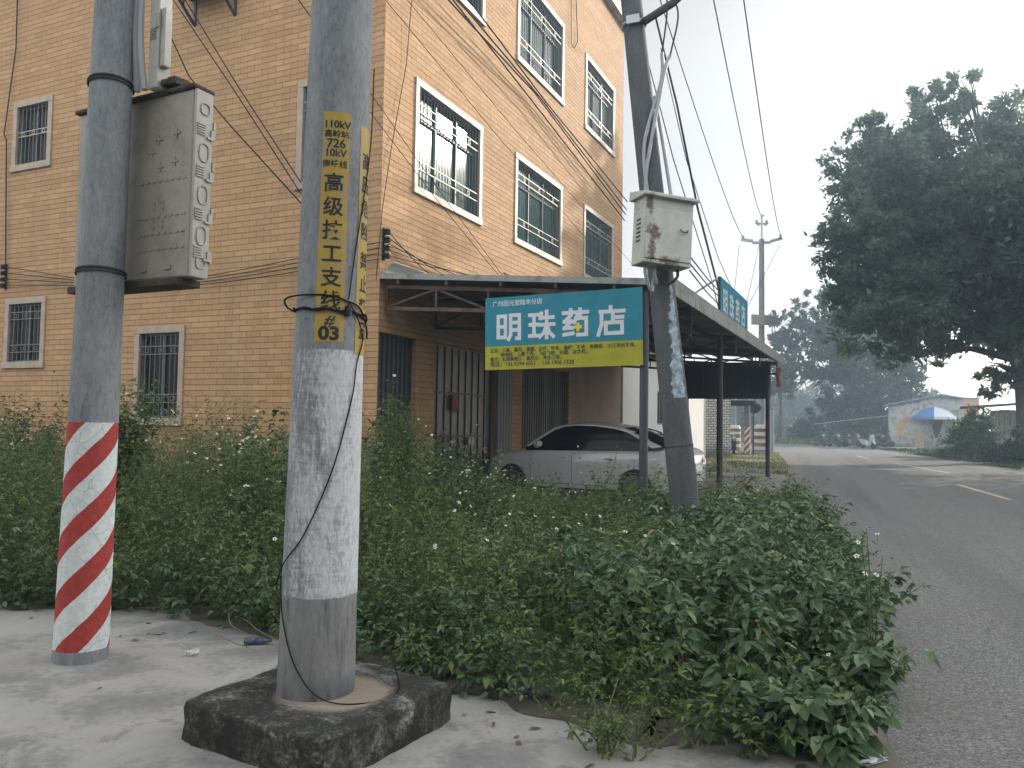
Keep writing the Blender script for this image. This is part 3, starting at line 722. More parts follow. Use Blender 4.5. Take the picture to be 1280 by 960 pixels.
def pharmacy_sign(name, label, w, h, split, main, small, group=None):
    t = thing(name, label, 'sign', group=group)
    m = MB(); m.box(-w / 2, w / 2, .0, .045, -h / 2, h / 2); m.build('back_board', MT['black_steel'], t, bevel=.004)
    zs = -h / 2 + h * split
    # sheet printed in two colours, a little slack
    def sheet(nm, z0, z1, mm):
        nx, nz = 28, 8; vs = []; fs = []
        for i in range(nx + 1):
            for j in range(nz + 1):
                x = -w / 2 + w * i / nx; z = z0 + (z1 - z0) * j / nz
                vs.append((x, -.006 + .0, z))
        for i in range(nx):
            for j in range(nz): a = i * (nz + 1) + j; fs.append((a, a + nz + 1, a + nz + 2, a + 1))
        MB().add(vs, fs).build(nm, MT[mm], t)
    sheet('blue_panel', zs, h / 2, 'blue_sign'); sheet('yellow_panel', -h / 2, zs - .001, 'yellow_sign')
    s = main; gx = w * .2200
    for k, ch in enumerate((MING, ZHU, YAO, DIAN)):
        b = MB(); strokes(b, ch, s * .142, -w * .42 + gx * k * .985, zs + h * .082, s)
        b.v = [(x, y - .006, z) for x, y, z in b.v]
        b.build('shop_character', MT['letter_white'], t)
    c = MB(); cx = -w * .42 + gx * 2 * .985 + s * .60; cz = zs + h * .082 + s * .34; e = s * .075
    c.box(cx - e * 2.2, cx + e * 2.2, -.0155, -.0135, cz - e * .8, cz + e * .8); c.box(cx - e * .8, cx + e * .8, -.016, -.0136, cz - e * 2.2, cz + e * 2.2)
    c.build('cross_emblem', MT['letter_yel'], t)
    if small:
        hd = MB(); v, f = text_geo('广州回元堂陆丰分店', h * .083, .0014, 'LEFT'); hd.add([(x - w * .45, -.010, z + h * .405) for x, z in v], f)
        hd.build('branch_line', MT['letter_white'], t)
        for k, (x0, s_) in enumerate(((-.465, '主治：三高、痛风、滑膜、足疗、针灸、偏瘫、不孕、失眠症、小儿消化不良、'), (-.395, '咳喘症、上腹下泻、飞蚊飞蛇、扫痣、冻疮药。'), (-.465, '膏方：右腿骨病酒、痛风酒、养生酒等。'), (-.465, '电话：136 9294 6051    158 1906 1328'))):
            sz = h * .062 if k < 3 else h * .078
            v, f = text_geo(s_, sz, .0010, 'LEFT'); mx = max(p[0] for p in v)
            lim = (.925, .62, .47, .55)[k] * w; kx = min(1.0, lim / mx) if k < 3 else lim / mx
            l = MB(); l.add([(x * kx + w * x0, -.010, z - h / 2 + h * (.262, .200, .138, .072)[k]) for x, z in v], f)
            l.build('service_line', MT['letter_dark'], t)
    return t
sg = pharmacy_sign('pharmacy_sign', 'blue and yellow pharmacy sign with small text lines hung from the near canopy post', 2.44, 1.09, .325, .395, True, 'pharmacy signs on the canopy')
Pw = L2W(-.10, -3.235, 2.845); sg.location = Pw; sg.rotation_euler = (0, radians(-.9), RZ - pi / 2)
sg2 = pharmacy_sign('pharmacy_sign', 'blue pharmacy sign standing on the canopy roof edge facing the road', 3.3, .82, .17, .44, False, 'pharmacy signs on the canopy')
sg2.location = L2W(5.75, CY + .1, 3.98 - .12); sg2.rotation_euler = (0, 0, RZ)
m = MB(); m.tube([(-1.64, .05, .38), (-1.64, 1.35, -.42)], .022, 8); m.tube([(1.64, .05, .38), (1.64, 1.35, -.42)], .022, 8)
m.build('brace', MT['galv'], sg2, smooth=True)
bs = thing('pharmacy_sign', 'dark rear side of a sign board hung under the far end of the canopy', 'sign', L2W(13.40, -3.2, 2.84), RZ - pi / 2, 'pharmacy signs on the canopy')
m = MB(); m.box(-1.32, 1.32, .0, .03, -.54, .54); m.build('back_board', MT['black_steel'], bs)
m = MB()
for x in (-1.3, -.65, 0, .65, 1.3): m.box(x - .02, x + .02, -.03, -.002, -.54, .54)
for z in (-.52, .52): m.box(-1.3, 1.3, -.034, -.004, z - .02, z + .02)
m.build('frame', MT['black_steel'], bs)
m = MB()
for x in (-.9, .9): m.tube([(x, .0, .54), (x, 0, .72)], .015, 6)
m.build('hanger', MT['black_steel'], bs)
rc = MB(); Pp = L2W(13.6, -4.72, 0)
rows = []
for k in range(9):
    z = 3.22 - .07 * k; w = .10 + .03 * sin(k * 1.3); rows.append([(-w, .02 * sin(k), z), (0, -.05 - .02 * cos(k * .9), z - .01), (w, .025 * cos(k * 1.7), z), (0, .06, z)])
vs = [p for r in rows for p in r]
rc.add(vs, [(4 * i + j, 4 * i + (j + 1) % 4, 4 * i + 4 + (j + 1) % 4, 4 * i + 4 + j) for i in range(8) for j in range(4)] + [(3, 2, 1, 0), (32, 33, 34, 35)])
r = rc.build('red_cloth', MT['red_cloth'], None, smooth=True, loc=Pp); r.rotation_euler = (0, 0, RZ)
tag(r, 'red cloth bundle hanging from the far corner of the canopy', 'cloth')
# ------------------------------------------------------------------ utility poles in the foreground
def pole_mesh(name, mt, parent, r0, r1, h, n=48, rows=24, lean=0.0):
    m = MB(); prof = [(r0 + (r1 - r0) * k / rows, h * k / rows) for k in range(rows + 1)]
    m.lathe(prof, n); return m.build(name, MT[mt], parent, smooth=True)

# thick numbered pole on the block
PX, PY = atY(395, 860, 3.96).x, 3.96
bp = thing('utility_pole', 'thick concrete utility pole with yellow stickers and peeling white paint on the mossy block', 'utility pole', (PX, PY, .186), 0, 'concrete utility poles')
R0p, R1p, HP = .186, .122, 6.2
pole_mesh('shaft', 'pole_big', bp, R0p, R1p, HP)
bp.rotation_euler = (0, radians(.68), 0)
facing = atan2(-PY, -PX)                        # direction of the camera seen from the pole
def on_pole(ang, z, off): # ang measured counter-clockwise as seen from above, from the facing direction
    r = R0p + (R1p - R0p) * z / HP + off; a = facing + ang
    return (r * cos(a), r * sin(a), z)
def pole_wrap(name, mt, a0, a1, z0, z1, off, parent, wav=.0):
    nx, nz = 14, 26; vs = []; fs = []
    for j in range(nz + 1):
        for i in range(nx + 1):
            z = z0 + (z1 - z0) * j / nz; e = wav * (mnoise.noise((i * .0, j * .6, 3.1)) if i in (0, nx) else 0)
            vs.append(on_pole(a0 + (a1 - a0) * i / nx + e, z, off))
    for j in range(nz):
        for i in range(nx): a = j * (nx + 1) + i; fs.append((a, a + 1, a + nx + 2, a + nx + 1))
    return MB().add(vs, fs).build(name, MT[mt], parent, smooth=True)
def pole_text(mb, s, size, ang, z, off, weight=.002, width=1.0, tilt=0.0):
    v, f = text_geo(s, size, weight, 'CENTER', width, True)
    out = []
    for x, y in v:
        r = R0p + (R1p - R0p) * z / HP; out.append(on_pole(ang + (x + y * tilt) / r, z + y, off))
    mb.add(out, f)
zt = lambda py: (atY(410, py, PY - .17).z - .186)     # picture row -> height on the front of the pole
D = radians
st1 = pole_wrap('number_sticker', 'sticker', D(-25), D(22), zt(427), zt(138), .0015, bp, .01)
tx = MB()
pole_text(tx, '110kV', .050, D(-1), zt(154), .003, .0016); pole_text(tx, '高岭站', .040, D(-1), zt(166), .003, .0008)
pole_text(tx, '726', .060, D(-1.5), zt(178), .003, .0012); pole_text(tx, '10kV', .050, D(-2), zt(190), .003, .0012); pole_text(tx, '南峰线', .040, D(-2.5), zt(204), .003, .0006)
for k, ch in enumerate('高级技工支线'):
    pole_text(tx, ch, .098, D(-3.0 + .4 * k), zt(229 + 29.6 * k), .003, .0018)
pole_text(tx, '#', .075, D(-1), zt(401), .003, .0012, 1, .25); pole_text(tx, '03', .088, D(-1.5), zt(417), .003, .0036, 1.15)
tx.build('lettering', MT['ink'], st1)
st2 = pole_wrap('warning_sticker', 'sticker', D(45), D(96), zt(440), zt(147), .0015, bp, .01)
tx = MB()
for k, ch in enumerate('高压危险禁止攀登'):
    pole_text(tx, ch, .092, D(67), zt(192 + 30.0 * k + (8 if k > 3 else 0)), .003, .0018)
tx.build('lettering', MT['ink'], st2)
# cable tie and loose wires round the pole
w = MB()
def ring(z0, z1, off, a0, a1, n=26, jit=.0):
    return [on_pole(a0 + (a1 - a0) * k / n, z0 + (z1 - z0) * k / n + jit * sin(k * 1.1), off) for k in range(n + 1)]
zr = zt(388)
w.tube(ring(zr + .015, zr - .005, .008, D(-150), D(150), 40, .004), .0055, 6)
w.tube(ring(zr + .028, zr - .03, .011, D(-140), D(160), 40, .006), .005, 6)
w.build('cable_tie', MT['wire'], bp, smooth=True)
w = MB()
lp = [on_pole(D(-75), zr + .0, .01), on_pole(D(-88), zr + .03, .045), on_pole(D(-80), zr + .065, .05), on_pole(D(-45), zr + .075, .012), on_pole(D(0), zr + .072, .008), on_pole(D(22), zr + .055, .008), on_pole(D(50), zr + .03, .01), on_pole(D(75), zr - .05, .012), on_pole(D(85), zr - .11, .014)]
def smooth_path(p, n=8):
    p = [Vector(q) for q in p]; out = []
    for i in range(len(p) - 1):
        a, b = p[i], p[i + 1]; t0 = (p[i + 1] - p[i - 1]) / 2 if i > 0 else b - a; t1 = (p[i + 2] - p[i]) / 2 if i + 2 < len(p) else b - a
        for k in range(n):
            t = k / n; out.append(a * (2 * t ** 3 - 3 * t * t + 1) + t0 * (t ** 3 - 2 * t * t + t) + b * (-2 * t ** 3 + 3 * t * t) + t1 * (t ** 3 - t * t))
    return out + [p[-1]]
w.tube(smooth_path(lp), .0045, 6)
w.tube(smooth_path([on_pole(D(28), zr + .05, .008), on_pole(D(45), zr - .02, .012), on_pole(D(62), zr - .12, .01), on_pole(D(48), zr - .25, .008), on_pole(D(40), zr - .42, .006), on_pole(D(12), zr - .75, .006), on_pole(D(-25), zr - 1.05, .008), on_pole(D(-62), zr - 1.20, .012), on_pole(D(-80), zr - 1.32, .03)]), .0032, 6)
w.tube(smooth_path([on_pole(D(28), zr + .06, .008), on_pole(D(38), zr + .30, .008), on_pole(D(58), zr + .62, .008), on_pole(D(84), zr + .9, .01), on_pole(D(110), zr + 1.3, .03)]), .003, 6)
w.tube(smooth_path([on_pole(D(-78), .56, .01), on_pole(D(-60), .36, .008), on_pole(D(-30), .16, .010), (on_pole(D(5), .03, .03)), (on_pole(D(38), .008, .13)), on_pole(D(70), .012, .22), on_pole(D(100), .10, .20)]), .0032, 6)
w.build('loose_wire', MT['wire'], bp, smooth=True)
cp = MB(); cp.lathe([(.0, 0), (.014, .0), (.018, .02), (.012, .05), (0, .055)], 10, on_pole(D(27), zr - .02, .012)); cp.build('wire_clip', MT['insul'], bp, smooth=True)

# mossy block
cxy = Vector((-.895, 3.955, 0)); ea = Vector((.72, -.69, 0))
bl = MB(); nn = 26; HBk = .19
ang = atan2(.31, 1.27) - pi / 4
hs = .462
vs = []; fs = []
def blk(u, v, top): # rounded, slightly uneven square
    return (u, v)
n2 = 30
import itertools
for j in range(n2 + 1):
    for i in range(n2 + 1):
        u = -hs + 2 * hs * i / n2; v = -hs + 2 * hs * j / n2
        edge = min(hs - abs(u), hs - abs(v)); z = HBk + .006 * mnoise.noise((u * 6, v * 6, 1)) + .003 * mnoise.noise((u * 23, v * 23, 5)) - ((.012 + .016 * max(0, mnoise.noise((u * 9, v * 9, 11)))) * max(0, 1 - edge / .035) if edge < .035 else 0)
        k = 1 - .012 * max(0, 1 - (hs - abs(v)) / .12) * max(0, 1 - (hs - abs(u)) / .12) * 4
        vs.append((u * k + .004 * mnoise.noise((u * 9, v * 9, 7)), v * k, z))
top = len(vs)
for j in range(n2):
    for i in range(n2): a = j * (n2 + 1) + i; fs.append((a, a + 1, a + n2 + 2, a + n2 + 1))
rim = [i for i in range(n2 + 1)] + [j * (n2 + 1) + n2 for j in range(1, n2 + 1)] + [n2 * (n2 + 1) + i for i in range(n2 - 1, -1, -1)] + [j * (n2 + 1) for j in range(n2 - 1, 0, -1)]
prev = rim; L = 6
for q in range(1, L + 1):
    cur = []
    for r_ in rim:
        x, y, z = vs[r_]; f = q / L; wob = .013 * mnoise.noise((x * 8, y * 8, f * 3)) + .007 * mnoise.noise((x * 31, y * 31, f * 7))
        d = Vector((x, y)).normalized() if (x or y) else Vector((1, 0)); ex = .006 + wob
        vs.append((x + d.x * ex, y + d.y * ex, z * (1 - f) - .02 * f)); cur.append(len(vs) - 1)
    for k in range(len(rim)):
        a, b = prev[k], prev[(k + 1) % len(rim)]; c, d2 = cur[(k + 1) % len(rim)], cur[k]; fs.append((b, a, d2, c))
    prev = cur
bl.add(vs, fs); bo = bl.build('concrete_block', MT['moss'], None, smooth=True, loc=cxy, angle=50); bo.rotation_euler = (0, 0, ang)
tag(bo, 'square black mossy concrete block under the thick stickered pole', 'concrete block')

# striped pole on the left
QX, QY = atY(101, 820, 5.03).x, 5.03
sp = thing('utility_pole', 'concrete utility pole with red and white spiral stripes at its foot and meter boxes above', 'utility pole', (QX, QY, 0), 0, 'concrete utility poles')
sp.rotation_euler = (0, radians(.72), 0)
m = MB(); prof = [(.157 + (.118 - .157) * k / 30 * (4.1 / 4.1), 4.4 * k / 30) for k in range(31)]; prof = [(p[0] - .0, p[1]) for p in prof] + [(.10, 7.0)]
m.lathe(prof, 48); m.build('shaft', MT['pole_stripe'], sp, smooth=True)
rp = lambda z: .157 - .039 * z / 4.4
fq = atan2(-QY, -QX)
def q_ring(z0, z1, off, a0=0, a1=2 * pi, n=40): return [((rp(z0) + off) * cos(fq + a0 + (a1 - a0) * k / n), (rp(z0) + off) * sin(fq + a0 + (a1 - a0) * k / n), z0 + (z1 - z0) * .5 * (1 - cos(2 * pi * k / n))) for k in range(n + 1)]
zq = lambda py: atY(140, py, QY - .13).z
for zc_, dz in ((zq(92), .03), (zq(333), .03)):
    m = MB(); m.tube(q_ring(zc_, zc_ - dz, .006), .008, 6); m.tube(q_ring(zc_ - .02, zc_ - .02 - dz, .008), .006, 6)
    m.build('band', MT['wire_grey'], sp, smooth=True)

# meter cabinet on the striped pole: back panel and right side face the road
Bn = atY(239, 228, 4.93); 
aw = Vector((-.92, .46, 0)).normalized(); ad = Vector((.46, .92, 0)).normalized()
rzc = atan2(-aw.y, -aw.x)                          # local x runs right along the panel, local y away
mc = thing('meter_cabinet', 'large weathered grey meter cabinet strapped behind the striped pole', 'meter cabinet', (Bn.x, Bn.y, 0), rzc)
zt_, zb_ = 3.565, 2.375; W = 1.10; Dp = .125
m = MB(); m.box(-W, 0, .0, Dp, zb_, zt_); m.build('case', MT['plastic_grey'], mc, bevel=.012)
m = MB()
for k in range(2):                                    # embossed ribs on the panel
    pass
rb = MB(); random.seed(3)
for z in (2.56, 2.66, 2.77, 3.0):
    for k in range(8): x = -.46 + .055 * k; rb.box(x, x + .030, -.006, -.0005, z, z + .014)
    rb.build('embossed_rib', MT['plastic_grey'], mc); rb = MB()
for x, z in ((-.30, 3.28), (-.14, 3.30), (-.36, 3.20), (-.28, 3.10), (-.15, 3.12)):
    rb.box(x - .03, x + .03, -.006, -.0005, z - .006, z + .006); rb.box(x - .005, x + .005, -.0065, -.0004, z - .03, z + .03)
for z in (2.7, 2.74, 2.82, 2.86): rb.box(-.25, -.236, -.006, -.0005, z, z + .02); rb.box(-.33, -.316, -.006, -.0005, z, z + .02)
for x in (-.42, -.2): rb.box(x, x + .05, -.010, -.0005, 2.43, 2.455)
rb.build('embossed_mark', MT['plastic_grey'], mc)
# side face with knock-outs
sd = MB(); sd.box(.001, .022, .0, Dp + .012, zb_ + .0, zt_ - .0); sd.build('side_cover', MT['plastic_light'], mc, bevel=.006)
kn = MB()
def oval(mb, y, z, ry, rz, x=.022, t=.010):
    n = 20; pts = [(x + .004, y + ry * math.copysign(abs(cos(a)) ** .7, cos(a)), z + rz * math.copysign(abs(sin(a)) ** .7, sin(a))) for a in [2 * pi * k / n for k in range(n + 1)]]
    mb.tube(pts, t * .42, 5, 0, False)
for z, ry_, rz_ in ((3.45, .034, .036), (2.47, .034, .036), (3.17, .036, .058), (2.90, .036, .058), (2.64, .036, .058)):
    ko = MB(); oval(ko, .07, z, ry_, rz_); ko.build('knock_out', MT['plastic_light'], mc)
for z in (3.31, 3.04, 2.77, 2.53):
    kn = MB()
    for k in range(5): kn.box(.0225, .030, .012 + 0 * k, .075, z + .016 * k - .03, z + .016 * k - .022)
    kn.box(.0225, .034, .088, .145, z - .045, z - .030); kn.box(.0225, .032, .118, .15, z - .03, z + .02)
    kn.build('vent', MT['plastic_light'], mc)
for z in (3.36, 3.1, 2.8, 2.5): MB().box(-.004, .030, Dp + .0125, Dp + .03, z - .03, z + .03).build('latch', MT['plastic_light'], mc, bevel=.003)
m = MB(); m.box(-W - .03, .015, -.02, Dp + .03, zt_ + .002, zt_ + .032); m.build('top_cap', MT['mold'], mc, bevel=.01)
m = MB(); m.box(-W - .02, -.06, -.03, Dp + .03, zb_ - .05, zb_ - .002); m.build('bottom_rail', MT['mold'], mc, bevel=.008)
m = MB(); random.seed(5)
for k in range(26):
    x = -.30 + .14 * random.random(); y = -.03 + .12 * random.random(); s = .02 + .02 * random.random()
    m.box(x - s, x + s, y - s, y + s, zt_ + .045, zt_ + .05 + s * 1.2)
m.build('debris', MT['mold'], mc, bevel=.006)
# small box above with its white conduits
Bu = atY(190, 60, 5.0)
ub = thing('junction_box', 'small pale meter box above the grey cabinet on the striped pole', 'junction box', (Bu.x, Bu.y, 0), rzc)
zb2 = zq(90) + .0
m = MB(); m.box(-.03, .055, .0, .10, zb2 - .06, zb2 + .62); m.build('case', MT['plastic_light'], ub, bevel=.008)
m = MB(); m.box(.056, .095, .015, .07, zb2 + .08, zb2 + .46); m.build('lid_flange', MT['plastic_light'], ub, bevel=.006)
m = MB()
for k in range(5): m.box(-.015, .035, -.006, -.0005, zb2 + .26 + .016 * k, zb2 + .268 + .016 * k)
m.box(.04, .06, -.012, -.0005, zb2 + .33, zb2 + .42); m.build('vent', MT['plastic_grey'], ub)
for k, x in enumerate((-.115, -.068)):
    c_ = MB(); c_.tube(smooth_path([(x + .02 * k, -.005, zt_ + .02), (x - .003, -.02, zb2 + .15), (x - .02, -.02, zb2 + .4), (x - .03, .0, zb2 + .75), (x - .02, .04, zb2 + 1.4)]), .021, 10)
    o = c_.build('conduit', MT['conduit'], ub, smooth=True)
m = MB(); m.box(-.17, -.135, .0, .03, zb2 + .02, zb2 + .7); m.build('mounting_bar', MT['galv'], ub)

# ------------------------------------------------------------------ leaning pole with the rusty box
lb = atY(861, 675, 9.7); ltp = atY(789, 0, 9.7)
dirv = (ltp - lb).normalized()
lp_ = thing('utility_pole', 'backlit leaning utility pole with torn paper and a rusty cream box beside the pharmacy sign', 'utility pole', lb, 0, 'concrete utility poles')
tilt = atan2(dirv.x, dirv.z); lp_.rotation_euler = (0, tilt, 0)
m = MB(); m.lathe([(.178 + (.112 - .178) * k / 20, -.1 + 9.2 * k / 20) for k in range(21)], 36); m.build('shaft', MT['pole_backlit'], lp_, smooth=True)
rl = lambda z: .178 - .066 * (z + .1) / 9.2
zl = lambda py: (atY(825, py, 9.55).z - lb.z) / cos(tilt)
fl = atan2(-9.7, -lb.x)
def on_lean(a, z, off): r = rl(z) + off; return (r * cos(fl + a), r * sin(fl + a), z)
# torn paper strip
vs = []; fs = []; nz = 60
for j in range(nz + 1):
    z = zl(497) + (zl(352) - zl(497)) * j / nz; n_ = mnoise.noise((j * .32, 1.7, 0)); n3 = mnoise.noise((j * .9, 4.2, 0))
    f = j / nz
    n5 = mnoise.noise((j * 2.3, 7.7, 0)); aL = D(20 + 14 * f) + D(13) * n_ + D(10) * n3 + D(9) * n5 - D(22) * (1 - f); aR = D(58 - 6 * f) + D(9) * mnoise.noise((j * .5, 9.3, 0)) + D(7) * mnoise.noise((j * 1.9, 5.3, 0))
    for i in range(6): vs.append(on_lean(aL + (aR - aL) * i / 5, z, .003 + .002 * (i % 2)))
for j in range(nz):
    for i in range(5): a = j * 6 + i; fs.append((a, a + 1, a + 7, a + 6))
MB().add(vs, fs).build('torn_poster', MT['paper'], lp_, smooth=True)
m = MB(); m.tube([on_lean(2 * pi * k / 24, zl(25), .012) for k in range(25)], .022, 6); m.bar(on_lean(0, zl(25), .03), on_lean(0, zl(25) - .0, .06), .16, .10)
m.build('clamp', MT['galv'], lp_)
m = MB(); m.tube([(.1, -.14, zl(28)), (.45, -.2, zl(12)), (.95, -.25, zl(-25))], [.05, .05, .045], 8); m.build('bracket_arm', MT['wire_grey'], lp_, smooth=True)
for pts in (([(-.09, -.17, zl(246)), (-.06, -.17, zl(180)), (.22, -.18, zl(105)), (.27, -.18, zl(70))]), ([(-.12, -.17, zl(246)), (-.04, -.18, zl(200)), (.27, -.2, zl(95)), (.36, -.2, zl(75))]), ([(.20, -.14, zl(246)), (.17, -.12, zl(170)), (.14, -.1, zl(120))])):
    m = MB(); m.tube(smooth_path(pts), .022, 10); m.build('conduit', MT['conduit'], lp_, smooth=True)
for pts in (([(.27, -.18, zl(70)), (.38, -.2, zl(20)), (.40, -.2, zl(-20))]), ([(.36, -.2, zl(75)), (.50, -.22, zl(30)), (.46, -.22, zl(5)), (.36, -.2, zl(-20))])):
    m = MB(); m.tube(smooth_path(pts), .011, 8); m.build('riser_cable', MT['wire_grey'], lp_, smooth=True)
m = MB(); m.tube([on_lean(2 * pi * k / 24, zl(557), .004) for k in range(25)], .006, 5); m.build('band', MT['wire_grey'], lp_)
# rusty box
Bc = atY(828, 292, 9.32)
rbx = thing('meter_box', 'rusty cream steel meter box with sloping lid on the leaning pole', 'meter box', Bc, radians(19))
rbx.rotation_euler = (0, radians(2.6), radians(19))
m = MB(); w2, h2, d2 = .315, .40, .15
m.box(-w2, w2, -d2, d2, -h2, h2); m.build('case', MT['boxpaint'], rbx, bevel=.012)
m = MB(); m.box(-w2 + .012, w2 - .012, -d2 - .014, -d2 - .002, -h2 + .05, h2 - .16); m.build('door', MT['boxpaint'], rbx, bevel=.006)
m = MB(); poly = [(-w2 - .05, -d2 - .06, h2 - .03), (-w2 - .05, -d2 - .06, h2 + .01), (-w2 - .05, d2 + .03, h2 + .09), (-w2 - .05, d2 + .03, h2 - .03)]
m.prism(poly, (2 * w2 + .10, 0, 0)); m.build('lid', MT['boxpaint'], rbx, bevel=.008)
m = MB()
for k in range(6): m.box(-w2 - .006, -w2 - .0005, -.05, .05, -.14 + .05 * k, -.12 + .05 * k)
m.build('louvre', MT['mold'], rbx)
m = MB(); m.tube([(.14, -d2 - .02, .03), (.16, -d2 - .04, .0), (.22, -d2 - .04, .0), (.24, -d2 - .02, .03)], .008, 6); m.build('handle', MT['rust'], rbx, smooth=True)
for x in (-.20, -.08, .22):
    m = MB(); m.tube(smooth_path([(x, .0, -h2 + .01), (x - .01, -.02, -h2 - .10), (x * .5, .02, -h2 - .19 - .1 * (x < -.1)), (x * .2, .08, -h2 - .12)]), .022 if x != .22 else .018, 8)
    m.build('cable_loop', MT['conduit' if x < .2 else 'wire_grey'], rbx, smooth=True)

# ------------------------------------------------------------------ distant pole with crossarm in its striped guard
fp = atY(952, 562, 44.5); fp.z = 0
dp = thing('utility_pole', 'tall distant utility pole with a crossarm rising from a red and white guard', 'utility pole', fp, 0, 'concrete utility poles')
m = MB(); m.lathe([(.20, 0), (.14, 12.0)], 20); m.build('shaft', MT['pole_plain'], dp, smooth=True)
zf = lambda py: atY(952, py, 44.5).z
m = MB(); z0 = zf(301)
m.bar((-1.15, 0, z0 + .05), (-.5, 0, z0 - .02), .1, .16); m.bar((-.5, 0, z0 - .12), (.5, 0, z0 - .08), .12, .14); m.bar((.5, 0, z0 - .02), (1.15, 0, z0 + .16), .1, .16); m.build('crossarm', MT['galv'], dp)
m = MB(); m.tube([(0, 0, 11.6), (.0, 0, zf(270))], .06, 8); m.tube([(.05, 0, zf(268)), (.05, 0, zf(268) - .1)], .08, 8); m.build('top_pin', MT['galv'], dp, smooth=True)
for x, z in ((-1.05, z0 + .1), (1.05, z0 + .2), (-.28, z0 + 1.0), (.28, z0 + 1.0), (-.2, zf(282)), (.2, zf(282))):
    m = MB(); m.lathe([(.03, 0), (.1, .02), (.05, .07), (.1, .11), (.05, .17), (.03, .2)], 10, (x, 0, z)); m.build('insulator', MT['porcelain'], dp, smooth=True)
m = MB(); m.bar((-.35, 0, z0 + .98), (.35, 0, z0 + .98), .08, .08); m.build('upper_arm', MT['galv'], dp)
pb = atY(955, 400, 44.0)
tb = thing('transformer_box', 'pale slatted equipment box fixed to the distant crossarm pole', 'equipment box', pb, radians(12))
m = MB(); m.box(-.75, .75, -.06, .06, -.28, .28); m.build('case', MT['plastic_light'], tb, bevel=.01)
for k in range(5): pass
m = MB()
for k in range(6): m.box(-.0, .74, -.08, -.062, -.26 + .09 * k, -.20 + .09 * k)
m.build('slats', MT['galv'], tb)

gd = thing('pole_guard', 'round topped red and white banded concrete guard round the distant crossarm pole', 'pole guard', (fp.x + .05, fp.y - .1, 0), 0, 'red and white pole guards')
def guard(parent, r, h, bands):
    for k in range(bands):
        z0, z1 = h * .86 * k / bands, h * .86 * (k + 1) / bands
        MB().lathe([(r, z0 + .001), (r, z1)], 24).build('band', MT['band_red' if k % 2 == 0 else 'band_white'], parent, smooth=True)
    MB().lathe([(r, h * .86 + .001), (r * .98, h * .93), (r * .8, h)], 24).build('cap', MT['band_white'], parent, smooth=True)
guard(gd, .47, 1.6, 7)
MB().lathe([(.55, 0), (.55, .12), (.48, .125)], 20).build('plinth', MT['concrete'], gd)
mp = MB(); mp.tube([(0, 0, 0), (0, 0, 2.4)], .12, 12); mo = mp.build('marker_post', MT['conduit'], None, smooth=True, loc=(fp.x + .32, fp.y - .75, 0)); tag(mo, 'white marker tube standing against the red and white pole guard', 'post')

s2 = atY(934, 568, 42.0); s2.z = 0
t = thing('utility_pole', 'thin distant concrete pole with red diagonal stripes left of the banded guard', 'utility pole', s2, 0, 'concrete utility poles')
MB().lathe([(.17, 0), (.13, 3.6)], 20).build('shaft', MT['pole_stripe'], t, smooth=True)
s3 = atY(917, 566, 50.0); s3.z = 0
t = thing('utility_pole', 'bare grey pole far behind the white brick pillar', 'utility pole', s3, 0, 'concrete utility poles')
MB().lathe([(.18, 0), (.13, 4.2)], 16).build('shaft', MT['pole_plain'], t, smooth=True)
g2 = thing('pole_guard', 'small red and white guard at the foot of the bare far pole', 'pole guard', s3, 0, 'red and white pole guards'); guard(g2, .42, 1.55, 7)
lpst = atY(942, 566, 43.0)
t = thing('street_parasol', 'closed dark parasol on a thin pole beside the banded guard', 'parasol', (lpst.x, lpst.y, 0))
MB().tube([(0, 0, 0), (0, 0, 2.7)], .025, 8).build('pole', MT['black_steel'], t)
MB().lathe([(.0, 2.85), (.2, 2.8), (.42, 2.66), (.46, 2.5), (.3, 2.3), (.12, 2.2), (.03, 2.19)], 16).build('canopy', MT['dark_cloth'], t, smooth=True)

# ------------------------------------------------------------------ overhead wires (each is a thing of its own)
far_l = fp + Vector((-1.1, 0, z0 + .25)); far_r = fp + Vector((1.1, 0, z0 + .38)); far_t = fp + Vector((0, 0, zf(270)))
TP = [.0055 + .0125 * k / 14 for k in range(15)]; TP2 = [.007 + .011 * k / 14 for k in range(15)]
G1 = 'overhead power lines to the distant crossarm pole'
cable('power_line', [atY(924, -40, 6.0), far_r], TP, 'overhead wire rising from the right end of the distant crossarm', G1, 'wire_grey', 5, .5)
cable('power_line', [atY(886, -30, 6.5), far_t], TP, 'overhead wire rising from the top pin of the distant pole', G1, 'wire_grey', 5, .4)
cable('power_line', [atY(822, -10, 9.2), far_l], TP2, 'overhead wire from the leaning pole to the left end of the distant crossarm', G1, 'wire_grey', 5, .3)
G2 = 'cables slung from the leaning pole over the canopy'
def sl(a, b, r, lab): return cable('overhead_cable', [a, b], r, lab, G2, 'wire_grey', 6, .15)
e1 = L2W(8.5, -4.6, 3.6)
cable('overhead_cable', [atY(818, 15, 9.5), atY(846, 130, 12.0), atY(872, 260, 16.0), atY(896, 352, 20.0), atY(905, 392, 24)], [.012, .016, .022, .026, .028], 'thick bundled cable dropping from the leaning pole behind the rooftop sign', G2, 'wire_grey', 6)
cable('overhead_cable', [atY(800, 38, 9.6), atY(842, 200, 13.0), atY(890, 352, 21.0), atY(898, 385, 24)], [.006, .009, .012, .014], 'thin cable beside the thick bundle left of the rooftop sign', G2, 'wire_grey', 6)
cable('overhead_cable', [atY(826, 60, 9.6), atY(858, 200, 14.0), atY(897, 320, 22.0), atY(918, 368, 28)], [.005, .008, .011, .013], 'thin cable from the leaning pole passing above the rooftop sign', G2, 'wire_grey', 6)
